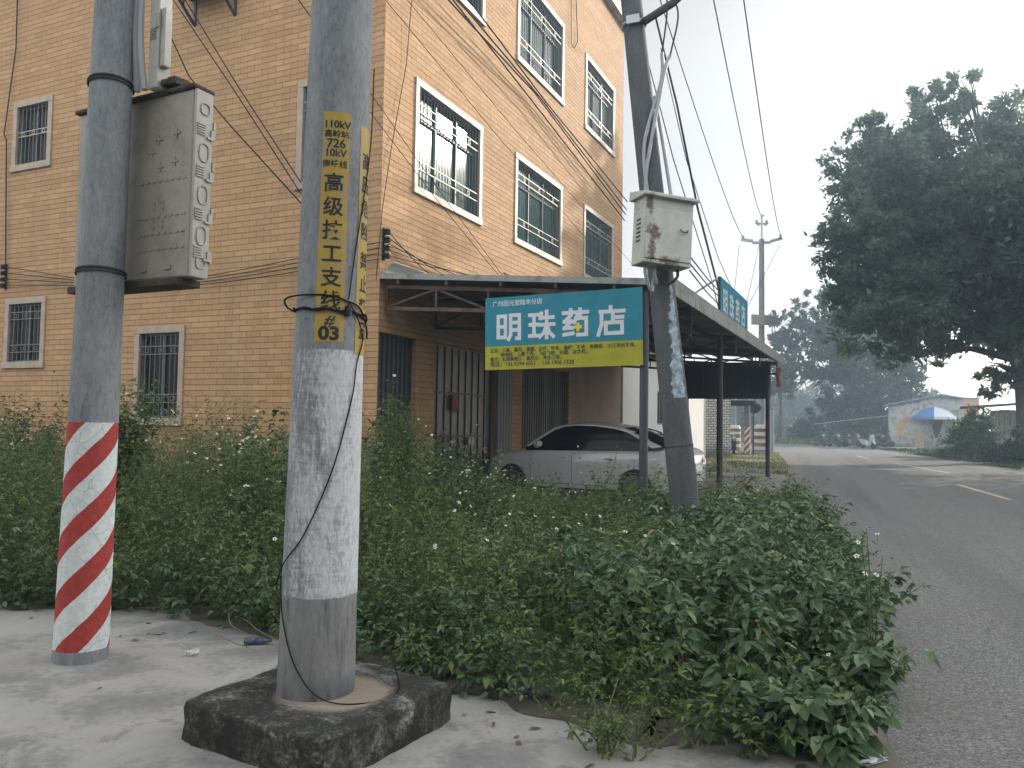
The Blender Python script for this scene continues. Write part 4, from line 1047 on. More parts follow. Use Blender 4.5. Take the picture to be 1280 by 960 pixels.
for k, (y0, y1, y2) in enumerate(((335, 352, 378), (326, 344, 372), (344, 362, 388))):
    cable('overhead_cable', [atY(862, y0 - 6, 10.0), atY(884, y1 + 4, 13), atY(906, y2, 17)], .010, 'thin low cable between the rusty box and the rooftop sign', G2, 'wire_grey', 6)
for px0, px1, lab in ((923, 915, 'drop wire from the left end of the crossarm'), (948, 930, 'drop wire from the middle of the crossarm to the rooftop sign'), (974, 918, 'drop wire crossing the distant pole from the right end of its crossarm')):
    a = atY(px0 + 1, 306, 44.4); b = atY(px1, 395 if px0 < 960 else 415, 43.5); cable('drop_wire', [a, b], .014, lab, 'drop wires below the crossarm', 'wire_grey', 5)
cable('roadside_cable', [atY(938, 432, 42.0), atY(1000, 405, 60), atY(1115, 386, 80.0)], .018, 'dark cable from the distant pole into the trees', None, 'wire', 5)

# bundle crossing the street front
G3 = 'black cables strung along the street front'
for k, (x0, x1, y1) in enumerate(((553, 782, 268), (566, 783, 262), (580, 784, 252), (560, 781, 276))):
    cable('facade_cable', [onB(x0, -8, .35), onB(x0 + (x1 - x0) * .5, 115 + 6 * k, .25), onB(x1, y1, .3)], .017, 'black cable in the bundle slanting down the street front between the upper windows', G3)
G4 = 'thin wires strung along the street front'
for k, (a, b) in enumerate((((478, -5), (760, 330)), ((505, -5), (790, 330)), ((455, 105), (640, 360)), ((455, 130), (636, 360)))):
    cable('facade_wire', [onB(*a, .2), onB((a[0] + b[0]) / 2, (a[1] + b[1]) / 2 + 4, .2), onB(*b, .25)], .006, 'thin black wire slanting across the tiled street front', G4)
for k in range(5):
    a = rkB + (-AA) * .10 + Vector((0, 0, .2 - .1 * k)); b = onB(560 + 30 * k, 349, .2)
    b = onB(548 + 24 * k, 352, .15); cable('facade_wire', [a, b], .007, 'thin wire fanning from the corner insulator rack down to the canopy', 'wires fanning from the corner rack', 'wire', 5, .05)
cable('facade_wire', [onB(515, -5, .1), onB(508, 80, .05), onB(490, 180, .05), onB(478, 260, .05), onB(470, 350, .05)], .007, 'loose wire hanging in a long curve near the street corner', G4)
cable('facade_wire', [onB(714, -5, .05), onB(714, 55, .05), onB(718, 60, .05), onB(722, 52, .05), onB(720, -5, .05)], .010, 'wire loop hanging between two upper windows', G4)
# four wires over the gable
G5 = 'wires crossing in front of the tan gable'
for k, (pts) in enumerate((((196, -4), (213, 45), (236, 95), (286, 155), (378, 256)), ((214, -4), (292, 112), (376, 242)), ((229, -4), (300, 112), (376, 228)), ((370, -4), (388, 20), (402, 40)))):
    cable('gable_wire', [onA(x, y, .45) for x, y in pts], .010 if k else .013, 'black wire slanting down across the tan gable to the thick pole' if k < 3 else 'short black wire at the top beside the thick pole', G5)
for k in range(4):
    a = rkA + (-BB) * .09 + Vector((0, 0, -.2 + .133 * k)); b = onA(474, 303 + 7 * k, .12)
    mid = (a + b) / 2 + Vector((0, 0, -.28 - .05 * k)); cable('gable_wire', smooth_path([a, mid, b], 10), .008, 'wire sagging between the two insulator racks along the gable', 'wires between the insulator racks', 'wire', 5)
# ------------------------------------------------------------------ white saloon car under the canopy
fw = atY(640, 590, 15.75); rw = atY(793, 600, 14.42)
cd = Vector((fw.x - rw.x, fw.y - rw.y, 0)); WBASE = cd.length; cd.normalize()
car_rz = atan2(cd.y, cd.x); left_n = Vector((-cd.y, cd.x, 0))          # car's left side faces the camera when negative
side = left_n if left_n.y < 0 else -left_n
mid = Vector(((fw.x + rw.x) / 2, (fw.y + rw.y) / 2, 0)) - side * .87
car = thing('parked_car', 'white four door saloon car parked nose in under the canopy behind the weeds', 'car', (mid.x, mid.y, .06), car_rz)
ws = 1 if (left_n - side).length < .1 else -1                           # +1: camera side is local +y
hb = WBASE / 2
def interp(tab, x):
    xs_ = [t[0] for t in tab]
    return [float(np.interp(x, xs_, [t[k] for t in tab])) for k in range(1, len(tab[0]))]
# x, half width, bottom, shoulder height, deck height
body_tab = [(-hb - .86, .52, .42, .78, .86), (-hb - .82, .66, .30, .88, .98), (-hb - .70, .78, .24, .95, 1.035), (-hb - .4, .855, .22, .965, 1.05), (-hb + .3, .88, .20, .955, 1.03), (0, .885, .18, .935, 1.0), (hb - .5, .885, .18, .92, .985), (hb - .35, .88, .19, .90, .97), (hb, .87, .20, .86, .93), (hb + .35, .83, .21, .80, .87), (hb + .58, .74, .23, .72, .79), (hb + .72, .60, .28, .62, .69), (hb + .78, .46, .36, .54, .60)]
xs = sorted(set(list(np.linspace(-hb - .86, hb + .78, 46)) + [t[0] for t in body_tab]))
vs = []; fs = []; NR = 0
for x in xs:
    w, zb, zs, zd = interp(body_tab, x)
    half = [(0, zb), (w * .80, zb), (w * .955, zb + .05), (w * .985, zb + .22), (w, zb + (zs - zb) * .55), (w * .992, zb + (zs - zb) * .72), (w * .975, zs - .05), (w * .93, zs + .005), (w * .80, zs + (zd - zs) * .5), (w * .4, zd - .006), (0, zd)]
    ring_ = half + [(-y, z) for y, z in half[-2:0:-1]]
    NR = len(ring_); vs += [(x, y, z) for y, z in ring_]
k = len(xs)
fs = [(i * NR + j, (i + 1) * NR + j, (i + 1) * NR + (j + 1) % NR, i * NR + (j + 1) % NR) for i in range(k - 1) for j in range(NR)]
fs += [tuple(range(NR)), tuple((k - 1) * NR + j for j in range(NR - 1, -1, -1))]
body = MB().add(vs, fs).build('body', MT['car_paint'], car, smooth=True, angle=55)
cut = MB()
for xw in (-hb, hb):
    for s in (-1, 1):
        cut.lathe([(.375, -.22), (.375, .22)], 40, (xw, s * .90, .335), Matrix.Rotation(pi / 2, 3, 'X'))
cuto = cut.build('wheel_arch_cutter', MT['trimblk'])
bm_ = body.modifiers.new('arches', 'BOOLEAN'); bm_.operation = 'DIFFERENCE'; bm_.object = cuto; bm_.solver = 'EXACT'; bm_.use_self = True
dg = bpy.context.evaluated_depsgraph_get(); dg.update()
nm = bpy.data.meshes.new_from_object(body.evaluated_get(dg)); body.modifiers.clear(); body.data = nm
for p in nm.polygons:
    c = p.center
    p.use_smooth = True
nm.set_sharp_from_angle(angle=radians(55))
if len(nm.materials) < 2: nm.materials.append(MT['trimblk'])
for p in nm.polygons:
    c = p.center
    for xw in (-hb, hb):
        r = hypot(c.x - xw, c.z - .335)
        if r < .384 and abs(c.y) < .885 and (abs(r - .375) < .02 or abs(abs(c.y) - .68) < .02) and abs(p.normal.x * (c.x - xw) + p.normal.z * (c.z - .335)) > .15 * r or (r < .376 and abs(abs(c.y) - .68) < .02): p.material_index = 1
bpy.data.objects.remove(cuto)
# greenhouse: dark glass all round, painted roof on top
gh = [(-hb - .52, .60, 1.045, 1.05), (-hb - .25, .66, 1.03, 1.17), (-hb + .10, .685, 1.01, 1.31), (-hb + .45, .69, 1.0, 1.40), (-hb + .85, .68, .985, 1.445), (-hb + 1.25, .675, .98, 1.452), (hb - 1.05, .67, .975, 1.425), (hb - .80, .66, .97, 1.36), (hb - .55, .65, .965, 1.20), (hb - .28, .62, .955, .985)]
xs = sorted(set(list(np.linspace(gh[0][0], gh[-1][0], 34)) + [t[0] for t in gh]))
vs = []; roof_v = []
for x in xs:
    w, zb, zr_ = interp(gh, x); wb = .835; f = min(1, max(0, (zr_ - zb) / .45)); wt = wb + (w - wb) * f
    vs += [(x, -wb, zb - .05), (x, -wb + .01, zb), (x, -wt - .0, zr_ - .035 * f), (x, -wt * .86, zr_ - .004), (x, 0, zr_ + .02), (x, wt * .86, zr_ - .004), (x, wt, zr_ - .035 * f), (x, wb - .01, zb), (x, wb, zb - .05)]
k = len(xs); NR = 9
m = MB().add(vs, [(i * NR + j, (i + 1) * NR + j, (i + 1) * NR + j + 1, i * NR + j + 1) for i in range(k - 1) for j in range(NR - 1)])
m.build('window_glass', MT['car_glass'], car, smooth=True, angle=30)
up = .007
rv = []; idx = []
for i, x in enumerate(xs):
    if gh[1][0] - .01 <= x <= gh[-3][0] + .05: idx.append(i)
for i in idx:
    r = vs[i * NR:(i + 1) * NR]
    # roof edge follows the gutter with a little thickness
    rv += [(r[2][0], r[2][1] - up, r[2][2] - .03), (r[2][0], r[2][1] - up * .5, r[2][2] + up), (r[3][0], r[3][1], r[3][2] + up), (r[4][0], 0, r[4][2] + up), (r[5][0], r[5][1], r[5][2] + up), (r[6][0], r[6][1] + up * .5, r[6][2] + up), (r[6][0], r[6][1] + up, r[6][2] - .03)]
k2 = len(idx)
# the roof skin stops above the rear screen and the windscreen; pillars carry on at the sides
q = [(i * 7 + j, (i + 1) * 7 + j, (i + 1) * 7 + j + 1, i * 7 + j + 1) for i in range(k2 - 1) for j in range(6) if not (j in (2, 3) and (rv[i * 7][0] < -hb + .28 or rv[i * 7][0] > hb - .9)) and not (j in (1, 4) and rv[i * 7][0] < -hb + .0)]
MB().add(rv, q).build('roof', MT['car_paint'], car, smooth=True, angle=40)
for s in (-1, 1):
    m = MB()                                   # painted C pillar and A pillar, thin curved strips over the glass
    cpil_ = [(-hb + .40, 1.36), (-hb + .02, 1.26), (-hb - .28, 1.12), (-hb - .52, 1.035)]
    def sidept(x, z, off=.008):
        w, zb, zr_ = interp(gh, x); f = min(1, max(0, (zr_ - zb) / .45)); wt = .835 + (w - .835) * f; top = zr_ - .035 * f
        t = min(1, max(0, (z - zb) / max(.02, top - zb))); return (x, s * ((.825 + (wt - .825) * t) + off), z)
    a = [sidept(-hb + .50, 1.385), sidept(-hb + .22, 1.325), sidept(-hb - .05, 1.235), sidept(-hb - .30, 1.13), sidept(-hb - .5, 1.05)]
    b = [sidept(-hb + .40, 1.36), sidept(-hb + .16, 1.275), sidept(-hb - .06, 1.165), sidept(-hb - .22, 1.06), sidept(-hb - .32, 1.02)]
    m.add(a + b, [(i, i + 1, 5 + i + 1, 5 + i) for i in range(4)]); m.build('pillar', MT['car_paint'], car); m = MB()
    a = [sidept(hb - .28, .985), sidept(hb - .55, 1.175), sidept(hb - .8, 1.335), sidept(hb - 1.0, 1.40)]
    b = [sidept(hb - .36, .985), sidept(hb - .62, 1.165), sidept(hb - .86, 1.31), sidept(hb - 1.05, 1.37)]
    m.add(a + b, [(i, i + 1, 4 + i + 1, 4 + i) for i in range(3)])
    m.build('pillar', MT['car_paint'], car)
    mm = MB(); mm.tube(smooth_path([sidept(hb - .5, 1.0, .03), sidept(hb - .62, 1.03, .12), sidept(hb - .66, 1.05, .17)], 4), [.03] + [.06] * 7 + [.045], 8); mm.build('mirror', MT['car_paint'], car, smooth=True)
def bodypt(x, z, s, off=.002):
    w, zb, zs, zd = interp(body_tab, x); half = [(w * .80, zb), (w * .955, zb + .05), (w * .985, zb + .22), (w, zb + (zs - zb) * .55), (w * .992, zb + (zs - zb) * .72), (w * .975, zs - .05), (w * .93, zs + .005)]
    y = float(np.interp(z, [h[1] for h in half], [h[0] for h in half])); return (x, s * (y + off), z)
for s in (-1, 1):
    for nm_, xa, xb in (('front', .02, hb - .42), ('rear', -hb + .36, -.02)):
        m = MB()
        # shut lines round each door and its handle
        zt0 = .93
        pts = [bodypt(xb, z, s) for z in np.linspace(zt0, .30, 8)]; m.tube(pts, .0045, 4)
        if nm_ == 'rear': m.tube([bodypt(xa - .0 + .24 * t * t, z, s) for t, z in zip(np.linspace(0, 1, 8), np.linspace(zt0, .30, 8))], .0045, 4)
        m.tube([bodypt(x, .30, s) for x in np.linspace(xa + .24 * (nm_ == 'rear'), xb, 8)], .0045, 4)
        o = m.build('door_line', MT['trimblk'], car)
        h = MB(); hx = xa + .14; h.tube([bodypt(hx - .09, .80, s, .0), bodypt(hx - .06, .805, s, .03), bodypt(hx + .06, .805, s, .03), bodypt(hx + .09, .80, s, .0)], .013, 6); h.build('door_handle', MT['car_paint'], car, smooth=True)
    m = MB(); xs_ = np.linspace(-hb - .84, -hb - .58, 7)
    m.add([bodypt(x, z, s, .008) for x in xs_ for z in (.70 + .03 * (x + hb + .58), .85)], [(2 * i, 2 * i + 1, 2 * i + 3, 2 * i + 2) for i in range(6)]); m.build('tail_light', MT['red_lens'], car, smooth=True)
    m = MB(); xs_ = np.linspace(hb + .46, hb + .74, 7)
    m.add([bodypt(x, z, s, .008) for x in xs_ for z in (.55 - .02 * (x - hb), .66 - .12 * (x - hb - .4))], [(2 * i, 2 * i + 1, 2 * i + 3, 2 * i + 2) for i in range(6)]); m.build('headlight', MT['lens'], car, smooth=True)
    m = MB(); m.tube([bodypt(x, .215 + .0 * x, s, -.01) for x in np.linspace(-hb + .45, hb - .45, 8)], .03, 6); m.build('sill', MT['trimblk'], car)
    m = MB(); m.add([(-hb - .868, s * .30, .72), (-hb - .868, s * .52, .71), (-hb - .845, s * .56, .83), (-hb - .862, s * .30, .85)], [(0, 1, 2, 3) if s < 0 else (3, 2, 1, 0)]); m.build('tail_light', MT['red_lens'], car)
m = MB(); m.box(-hb - .885, -hb - .862, -.23, .23, .58, .70); m.build('number_plate', MT['plate'], car, bevel=.004)
m = MB(); m.box(-hb - .89, -hb - .70, -.62, .62, .24, .36); m.build('rear_bumper_trim', MT['trimblk'], car, bevel=.03)
m = MB(); m.box(hb + .60, hb + .77, -.42, .42, .30, .46); m.build('grille', MT['trimblk'], car, bevel=.03)
for xw in (-hb, hb):
    for s in (-1, 1):
        wh = MB(); M3 = Matrix.Rotation(pi / 2, 3, 'X')
        wh.lathe([(.20, -.095), (.29, -.10), (.315, -.085), (.322, -.03), (.322, .03), (.315, .085), (.29, .10), (.20, .095)], 40, (xw, s * .785, .322), M3)
        wo = wh.build('wheel', MT['rubber'], car, smooth=True)
        r = MB(); yo = s * .875
        r.lathe([(.205, -.012), (.215, .012), (.19, .014), (.185, -.012)], 36, (xw, yo, .322), M3)
        for j in range(10):
            a = 2 * pi * j / 10 + (.1 if j % 2 else -.1); r.bar((xw + .04 * cos(a), yo, .322 + .04 * sin(a)), (xw + .195 * cos(a), yo - s * .0, .322 + .195 * sin(a)), .030, .018, 0, (0, 1, 0))
        r.lathe([(.055, -.02), (.055, .018)], 16, (xw, yo, .322), M3)
        r.build('rim', MT['alloy'], wo, smooth=True)
        h = MB(); h.lathe([(.185, -.004), (.185, .004)], 24, (xw, yo - s * .03, .322), M3); h.build('brake_disc', MT['trimblk'], wo)

# ------------------------------------------------------------------ neighbouring white house and brick pillar
wh = thing('white_house', 'low white rendered house just beyond the tiled building, sunlit, behind the car', 'house', L2W(13.62, 0.0), RZ)
HX, HZ = 13.2, 3.95
m = MB(); hol = [(4.3, 5.1, 1.5, 2.75), (7.6, 9.6, 1.35, 2.8)]
us = sorted({0, HX, *[h[i] for h in hol for i in (0, 1)]}); vz = sorted({0, HZ, *[h[i] for h in hol for i in (2, 3)]})
wall_grid(m, 'B', 0, HX, 0, HZ, hol, .12); wall_grid(m, 'A', 0, 7, 0, HZ, [], .1)
m.add([(HX, 0, 0), (HX, 7, 0), (HX, 7, HZ), (HX, 0, HZ)], [(0, 1, 2, 3)]); m.add([(0, 7, 0), (HX, 7, 0), (HX, 7, HZ), (0, 7, HZ)], [(3, 2, 1, 0)])
m.build('wall', MT['plaster_white'], wh)
MB().box(-.0, HX + .15, -.25, 7.2, HZ + .002, HZ + .16).build('roof', MT['soffit'], wh)
for (a, b, c, d) in hol:
    f = MB(); f.box(a, b, .02, .08, c, c + .05); f.box(a, b, .02, .08, d - .05, d); 
    for u in (a + .002, (a + b) / 2 - .025, b - .052): f.box(u, u + .05, .022, .078, c + .051, d - .051)
    fo = f.build('window', MT['alu'], wh)
    MB().add([(a, .1, c), (b, .1, c), (b, .1, d), (a, .1, d)], [(0, 1, 2, 3)]).build('pane', MT['glass_dk' if b - a < 1 else 'plastic_light'], fo)
bk = atY(882, 570, 38.0); bk2 = atY(913, 570, 38.0)
bp_ = MB(); bp_.box(0, bk2.x - bk.x, 0, .9, 0, 3.6); o = bp_.build('brick_pillar', MT['brickw'], None, loc=(bk.x, 38.0, 0)); tag(o, 'white painted brick pillar with a mossy foot at the end of the white house', 'brick pillar')
aw_ = thing('awning', 'small dark tarpaulin awning on two posts by the white brick pillar', 'awning', (bk2.x + .2, 40.5, 0))
MB().box(0, 1.6, -.5, 1.6, 2.55, 2.78).build('tarpaulin', MT['dark_cloth'], aw_, bevel=.04)
for x in (.1, 1.5): MB().tube([(x, -.4, 0), (x, -.4, 2.55)], .025, 8).build('post', MT['black_steel'], aw_)

# ------------------------------------------------------------------ motorbikes
def motorbike(scooter, label, main, loc, rz):
    t = thing('scooter' if scooter else 'motorbike', label, 'scooter' if scooter else 'motorbike', loc, rz, 'motorbikes parked under the roadside trees')
    R_ = .25 if scooter else .30; M3 = Matrix.Rotation(pi / 2, 3, 'X')
    for x in (-.62, .62):
        w = MB(); n = 20
        w.lathe([(R_ - .09, -.05), (R_ - .02, -.055), (R_, 0), (R_ - .02, .055), (R_ - .09, .05)], n, (x, 0, R_), M3); wo = w.build('wheel', MT['rubber'], t, smooth=True)
        r = MB(); r.lathe([(R_ - .095, -.02), (R_ - .095, .02)], n, (x, 0, R_), M3); r.build('rim', MT['alloy'], wo)
    b = MB()
    if scooter:
        prof = [(.50, .30), (.62, .62), (.52, .98), (.40, 1.0), (.34, .60), (.22, .34), (-.15, .32), (-.22, .60), (-.70, .74), (-.82, .66), (-.75, .45), (-.45, .28), (.2, .20)]
        b.prism([(x, -.15, z) for x, z in prof], (0, .30, 0)); b.build('body', MT[main], t, bevel=.04)
        MB().box(-.72, -.12, -.13, .13, .70, .82).build('seat', MT['trimblk'], t, bevel=.04)
    else:
        prof = [(.40, .70), (.30, .88), (-.05, .86), (-.2, .72), (-.75, .78), (-.85, .70), (-.5, .55), (-.3, .25), (.25, .22), (.35, .5)]
        b.prism([(x, -.12, z) for x, z in prof], (0, .24, 0)); b.build('body', MT[main], t, bevel=.04)
        MB().box(-.75, -.12, -.12, .12, .76, .86).build('seat', MT['trimblk'], t, bevel=.03)
        m = MB(); m.tube([(.2, -.16, .3), (-.3, -.17, .26), (-.9, -.18, .35)], .045, 8); m.build('exhaust', MT['alloy'], t, smooth=True)
    f = MB(); f.tube([(.62, .0, R_), (.45, 0, .95)], .04, 8); f.tube([(.40, -.34, 1.06), (.46, 0, 1.0), (.40, .34, 1.06)], .018, 8); f.build('handlebar', MT['alloy'], t, smooth=True)
    for s in (-1, 1):
        k = MB(); k.tube([(.42, s * .26, 1.05), (.44, s * .30, 1.22)], .008, 5); k.lathe([(0, -.01), (.06, -.008), (.06, .008), (0, .01)], 12, (.44, s * .30, 1.27), M3); k.build('mirror', MT['trimblk'], t)
    h = MB(); h.lathe([(0, -.04), (.08, -.03), (.09, .03), (0, .06)], 12, (.58, 0, .86), Matrix.Rotation(pi / 2, 3, 'Y')); h.build('headlight', MT['lens'], t, smooth=True)
    fd = MB(); fd.prism([(x, -.08, z) for x, z in ((.82, R_ + .1), (.62, R_ * 2 + .06), (.42, R_ + .14), (.46, R_ + .18), (.62, R_ * 2 + .09), (.86, R_ + .13))], (0, .16, 0)); fd.build('mudguard', MT[main], t)
    return t
fwd = atan2(-1, -.42)
bikes = [(1025, 558, False, 'moto_dark', 'dark motorbike farthest left in the row under the trees', .5), (1043, 559, False, 'moto_dark', 'black motorbike second from the left in the row under the trees', .6), (1054, 557.5, True, 'moto_dark', 'black scooter between the second motorbike and the silver scooter under the trees', .8), (1095, 559, False, 'moto_dark', 'dark motorbike just behind the white scooter under the trees', 1.0), (1118, 559, True, 'moto_dark', 'black scooter right at the left corner of the mural wall', 1.2),
         (1065, 559.5, True, 'moto_silver', 'silver scooter in the middle of the row under the trees', .9), (1085, 561.5, True, 'moto_white', 'white scooter nearest the road in the row under the trees', .55),
         (1103, 560, True, 'moto_silver', 'silver scooter seen side on beside the mural house corner', 1.5), (1131, 559.5, False, 'moto_dark', 'dark motorbike parked in front of the mural wall', 1.45)]
for px, py, sc_, mt_, lab, da in bikes:
    p = gnd(px, py, 0.0); motorbike(sc_, lab, mt_, (p.x, p.y, 0.02), fwd + da)
p = gnd(917, 564, 0); motorbike(False, 'dark motorbike parked beside the white brick pillar', 'moto_dark', (atY(917, 564, 42.5).x, 42.5, 0.02), fwd + .15)['group'] = 'motorbikes parked by the canopy end'

# ------------------------------------------------------------------ mural house, parasol, shed and orange house across the road
mh0 = gnd(1112, 561, 0.0); mh0 = atY(1112, 561, 62.5); mh1 = atY(1200, 561, 64.5)
ML = 5.0; mrz = radians(-24)
mu = thing('mural_house', 'low house with a faded painted mural wall and thin blue sheet roof', 'house', (mh0.x, mh0.y, 0), mrz)
zl0, zl1, zpk = 3.25, 3.75, 4.05
m = MB(); m.add([(0, 0, 0), (ML, 0, 0), (ML, 0, zl1), (ML * .72, 0, zpk), (0, 0, zl0), (0, 5, 0), (ML, 5, 0), (ML, 5, zl1), (ML * .72, 5, zpk), (0, 5, zl0)],
    [(0, 1, 2, 3, 4), (9, 8, 7, 6, 5), (0, 4, 9, 5), (1, 6, 7, 2), (4, 3, 8, 9), (3, 2, 7, 8)]); m.build('wall', MT['mural'], mu)
m = MB(); m.prism([(-.35, -.3, zl0 - .02), (-.35, -.3, zl0 + .10), (ML * .72, -.3, zpk + .13), (ML + .1, -.3, zl1 + .14), (ML + .1, -.3, zl1 + .01), (ML * .72, -.3, zpk + .01)], (0, 5.6, 0)); m.build('roof', MT['blue_roof'], mu)
m = MB(); m.bar((.0, -.08, 2.5), (-5.5, -.4, 1.75), .05, .05); m.build('clothes_line_bar', MT['galv'], mu)
MB().box(.0, ML, -.06, -.003, .02, .35).build('plinth', MT['concrete'], mu)
um = atY(1168, 560, 61.0)
pa = thing('beach_parasol', 'large blue and white parasol open in front of the mural house', 'parasol', (um.x, um.y, 0), radians(-208))
MB().tube([(0, 0, 0), (0, 0, 3.12)], .03, 8).build('pole', MT['galv'], pa)
mb_ = MB(); m2 = MB(); n = 16; rr = [(0, 3.2), (.5, 3.1), (1.0, 2.86), (1.5, 2.42), (1.5, 2.22)]
for k in range(n):
    a0, a1 = 2 * pi * k / n, 2 * pi * (k + 1) / n
    tgt = mb_ if (k // 4) % 2 == 0 else m2
    vs = []
    for r, z in rr: vs += [(r * cos(a0), r * sin(a0), z), (r * cos(a1), r * sin(a1), z)]
    tgt.add(vs, [(2 * i, 2 * i + 1, 2 * i + 3, 2 * i + 2) for i in range(len(rr) - 1)])
mb_.build('canopy_blue', MT['blue_cloth'], pa); m2.build('canopy_white', MT['white_cloth'], pa)
ds = MB(); rows = []
for k in range(10):
    z = 2.35 - .17 * k; f = k / 9; w = .48 * (1 - f) ** .7 + .07; rows.append([(-w * .7, .02, z), (-.1, -.12, z), (w, .0, z + .05 * sin(k)), (.1, .12, z)])
ds.add([p for r in rows for p in r], [(4 * i + j, 4 * i + (j + 1) % 4, 4 * i + 4 + (j + 1) % 4, 4 * i + 4 + j) for i in range(9) for j in range(4)] + [(3, 2, 1, 0), (36, 37, 38, 39)])
o = ds.build('dark_sheet', MT['dark_cloth'], None, smooth=True, loc=(um.x + .1, um.y - .1, 0)); tag(o, 'dark sheet hanging from the pole of the blue and white parasol', 'sheet')
bx_ = atY(1147, 560, 60.6); o = MB().box(-.35, .35, -.25, .25, 0, .82).build('cardboard_box', simple('cardboard', (.34, .26, .20), .85), None, bevel=.02, loc=(bx_.x, bx_.y, .0)); tag(o, 'tan box standing on the ground left of the parasol pole', 'box')
rp_ = atY(1165, 566, 56.0); m = MB(); m.prism([(-2.0, 0, 0), (1.4, -1.2, 0), (2.6, 1.0, 0), (2.6, 4.0, 0), (-1.8, 4.0, 0)], (0, 0, .12)); o = m.build('forecourt', MT['concrete'], None, loc=(rp_.x, rp_.y, -.02)); struct(o)
# orange house behind
oh = atY(1205, 560, 72.0)
t = thing('orange_house', 'plain orange rendered house behind the mural house', 'house', (oh.x, oh.y, 0), .1)
MB().box(-.8, 1.5, 0, 5, 0, 4.3).build('wall', MT['plaster_or'], t); MB().box(-.9, 1.6, -.1, 5.1, 4.303, 4.4).build('roof', MT['soffit'], t)
# timber shed
sh = atY(1243, 557, 46.0)
t = thing('timber_shed', 'grey timber plank shed with an overhanging lean-to roof at the right edge', 'shed', (sh.x, sh.y, 0), -.5)
pl_ = MB(); x = 0; random.seed(9)
while x < 4.2:
    w = .18 + .12 * random.random(); pl_.box(x + .012, x + w - .012, -.015 * random.random(), .03, .5, 2.62 + .1 * random.random()); x += w
pl_.build('wall', MT['planks'], t); MB().box(-.05, 4.3, .035, 3, .45, 2.6).build('inner_wall', MT['plaster_brown'], t)
MB().box(-.5, 4.4, -1.2, 3.1, -.05, .44).build('plinth', MT['concrete'], t)
m = MB(); m.prism([(-1.7, -1.4, 2.72), (4.6, -1.4, 3.25), (4.6, -1.4, 3.32), (-1.7, -1.4, 2.80)], (0, 3.0, 0)); m.build('roof', MT['rust'], t)
for x in (-1.0, -.55): MB().tube([(x, -.9, -.0), (x, -.9, 2.78)], .05, 8).build('post', MT['bark'], t)

# ------------------------------------------------------------------ ground, road, pavement
def sheet(name, pts, z, mt, kind='structure', sub=0):
    o = MB().add([(x, y, z) for x, y in pts], [tuple(range(len(pts)))]).build(name, MT[mt]); o['kind'] = kind; return o
NG = 60; vs = []; fs = []
gx = np.concatenate([np.linspace(-900, -70, 10), np.linspace(-60, 80, 41), np.linspace(90, 900, 10)]); gy = np.concatenate([np.linspace(-60, 120, 50), np.linspace(140, 1800, 14)])
for y in gy:
    for x in gx: vs.append((float(x), float(y), -.03))
w_ = len(gx)
fs = [(j * w_ + i, j * w_ + i + 1, (j + 1) * w_ + i + 1, (j + 1) * w_ + i) for j in range(len(gy) - 1) for i in range(w_ - 1)]
g = MB().add(vs, fs).build('ground', MT['ground']); struct(g)
def curve(p, n=10): return [(q.x, q.y) for q in smooth_path([Vector((x, y, 0)) for x, y in p], n)]
redge = curve([(-1.4, -8), (-.2, -2), (.9, 1.5), (1.75, 4.2), (3.3, 8.8), (5.2, 14.2), (8.1, 22.7), (11.4, 32), (14.2, 41.2), (16.2, 48), (16.6, 54), (14.5, 60), (8, 65), (-4, 68), (-30, 69)])
rright = curve([(9.5, -8), (10.4, -2), (11.4, 3.5), (13.2, 12), (15.6, 20.5), (18.4, 29), (21.2, 39.2), (23.6, 49), (25.8, 57.5), (24.8, 66), (19, 73), (9, 77.5), (-30, 81)])
jit = lambda p, a: [(x + a * mnoise.noise((x * 1.7, y * 1.7, 2)), y + a * mnoise.noise((x * 1.7, y * 1.7, 8))) for x, y in p]
redge = jit(redge, .16)
m = MB(); n = min(len(redge), len(rright))
def resample(p, n):
    d = [0]
    for a, b in zip(p, p[1:]): d.append(d[-1] + hypot(b[0] - a[0], b[1] - a[1]))
    return [(float(np.interp(t, d, [q[0] for q in p])), float(np.interp(t, d, [q[1] for q in p]))) for t in np.linspace(0, d[-1], n)]
ra, rb_ = resample(redge, 240), resample(rright, 240)
vs = [(*p, .004) for p in ra] + [(*p, .004) for p in rb_]
rd = MB().add(vs, [(i, 240 + i, 240 + i + 1, i + 1) for i in range(239)]).build('road', MT['asphalt']); struct(rd)
# dusty margin along the near edge of the road
mg = MB(); ri = resample(redge, 400); inn = []
for i, (x, y) in enumerate(ri):
    dx = ri[min(i + 1, 399)][0] - ri[max(i - 1, 0)][0]; dy = ri[min(i + 1, 399)][1] - ri[max(i - 1, 0)][1]; L_ = hypot(dx, dy) or 1
    w = .10 + .22 * max(0, mnoise.noise((x * .9, y * .9, 5)) + .25) + .10 * mnoise.noise((x * 4, y * 4, 1)); inn.append((x + dy / L_ * w, y - dx / L_ * w))
out = [(x - .5, y + .15) for x, y in ri]
mg.add([(*p, .009) for p in inn] + [(*p, -.015) for p in out], [(400 + i, i, i + 1, 400 + i + 1) for i in range(399)])
o = mg.build('road_margin', MT['dirt']); struct(o)
# lane dashes
for (a, b, mt_) in (((1262, 625), (1197, 606), 'yellow_line'), ((1187, 591.5), (1120, 579.8), 'white_line'), ((1086, 573.6), (1070, 569.8), 'white_line')):
    A_, B_ = gnd(*a), gnd(*b); d = (B_ - A_).normalized(); nrm = Vector((-d.y, d.x, 0)) * .075
    o = MB().add([(p.x, p.y, .0085) for p in (A_ - nrm, A_ + nrm, B_ + nrm, B_ - nrm)], [(0, 3, 2, 1)]).build('lane_dash', MT[mt_]); struct(o)
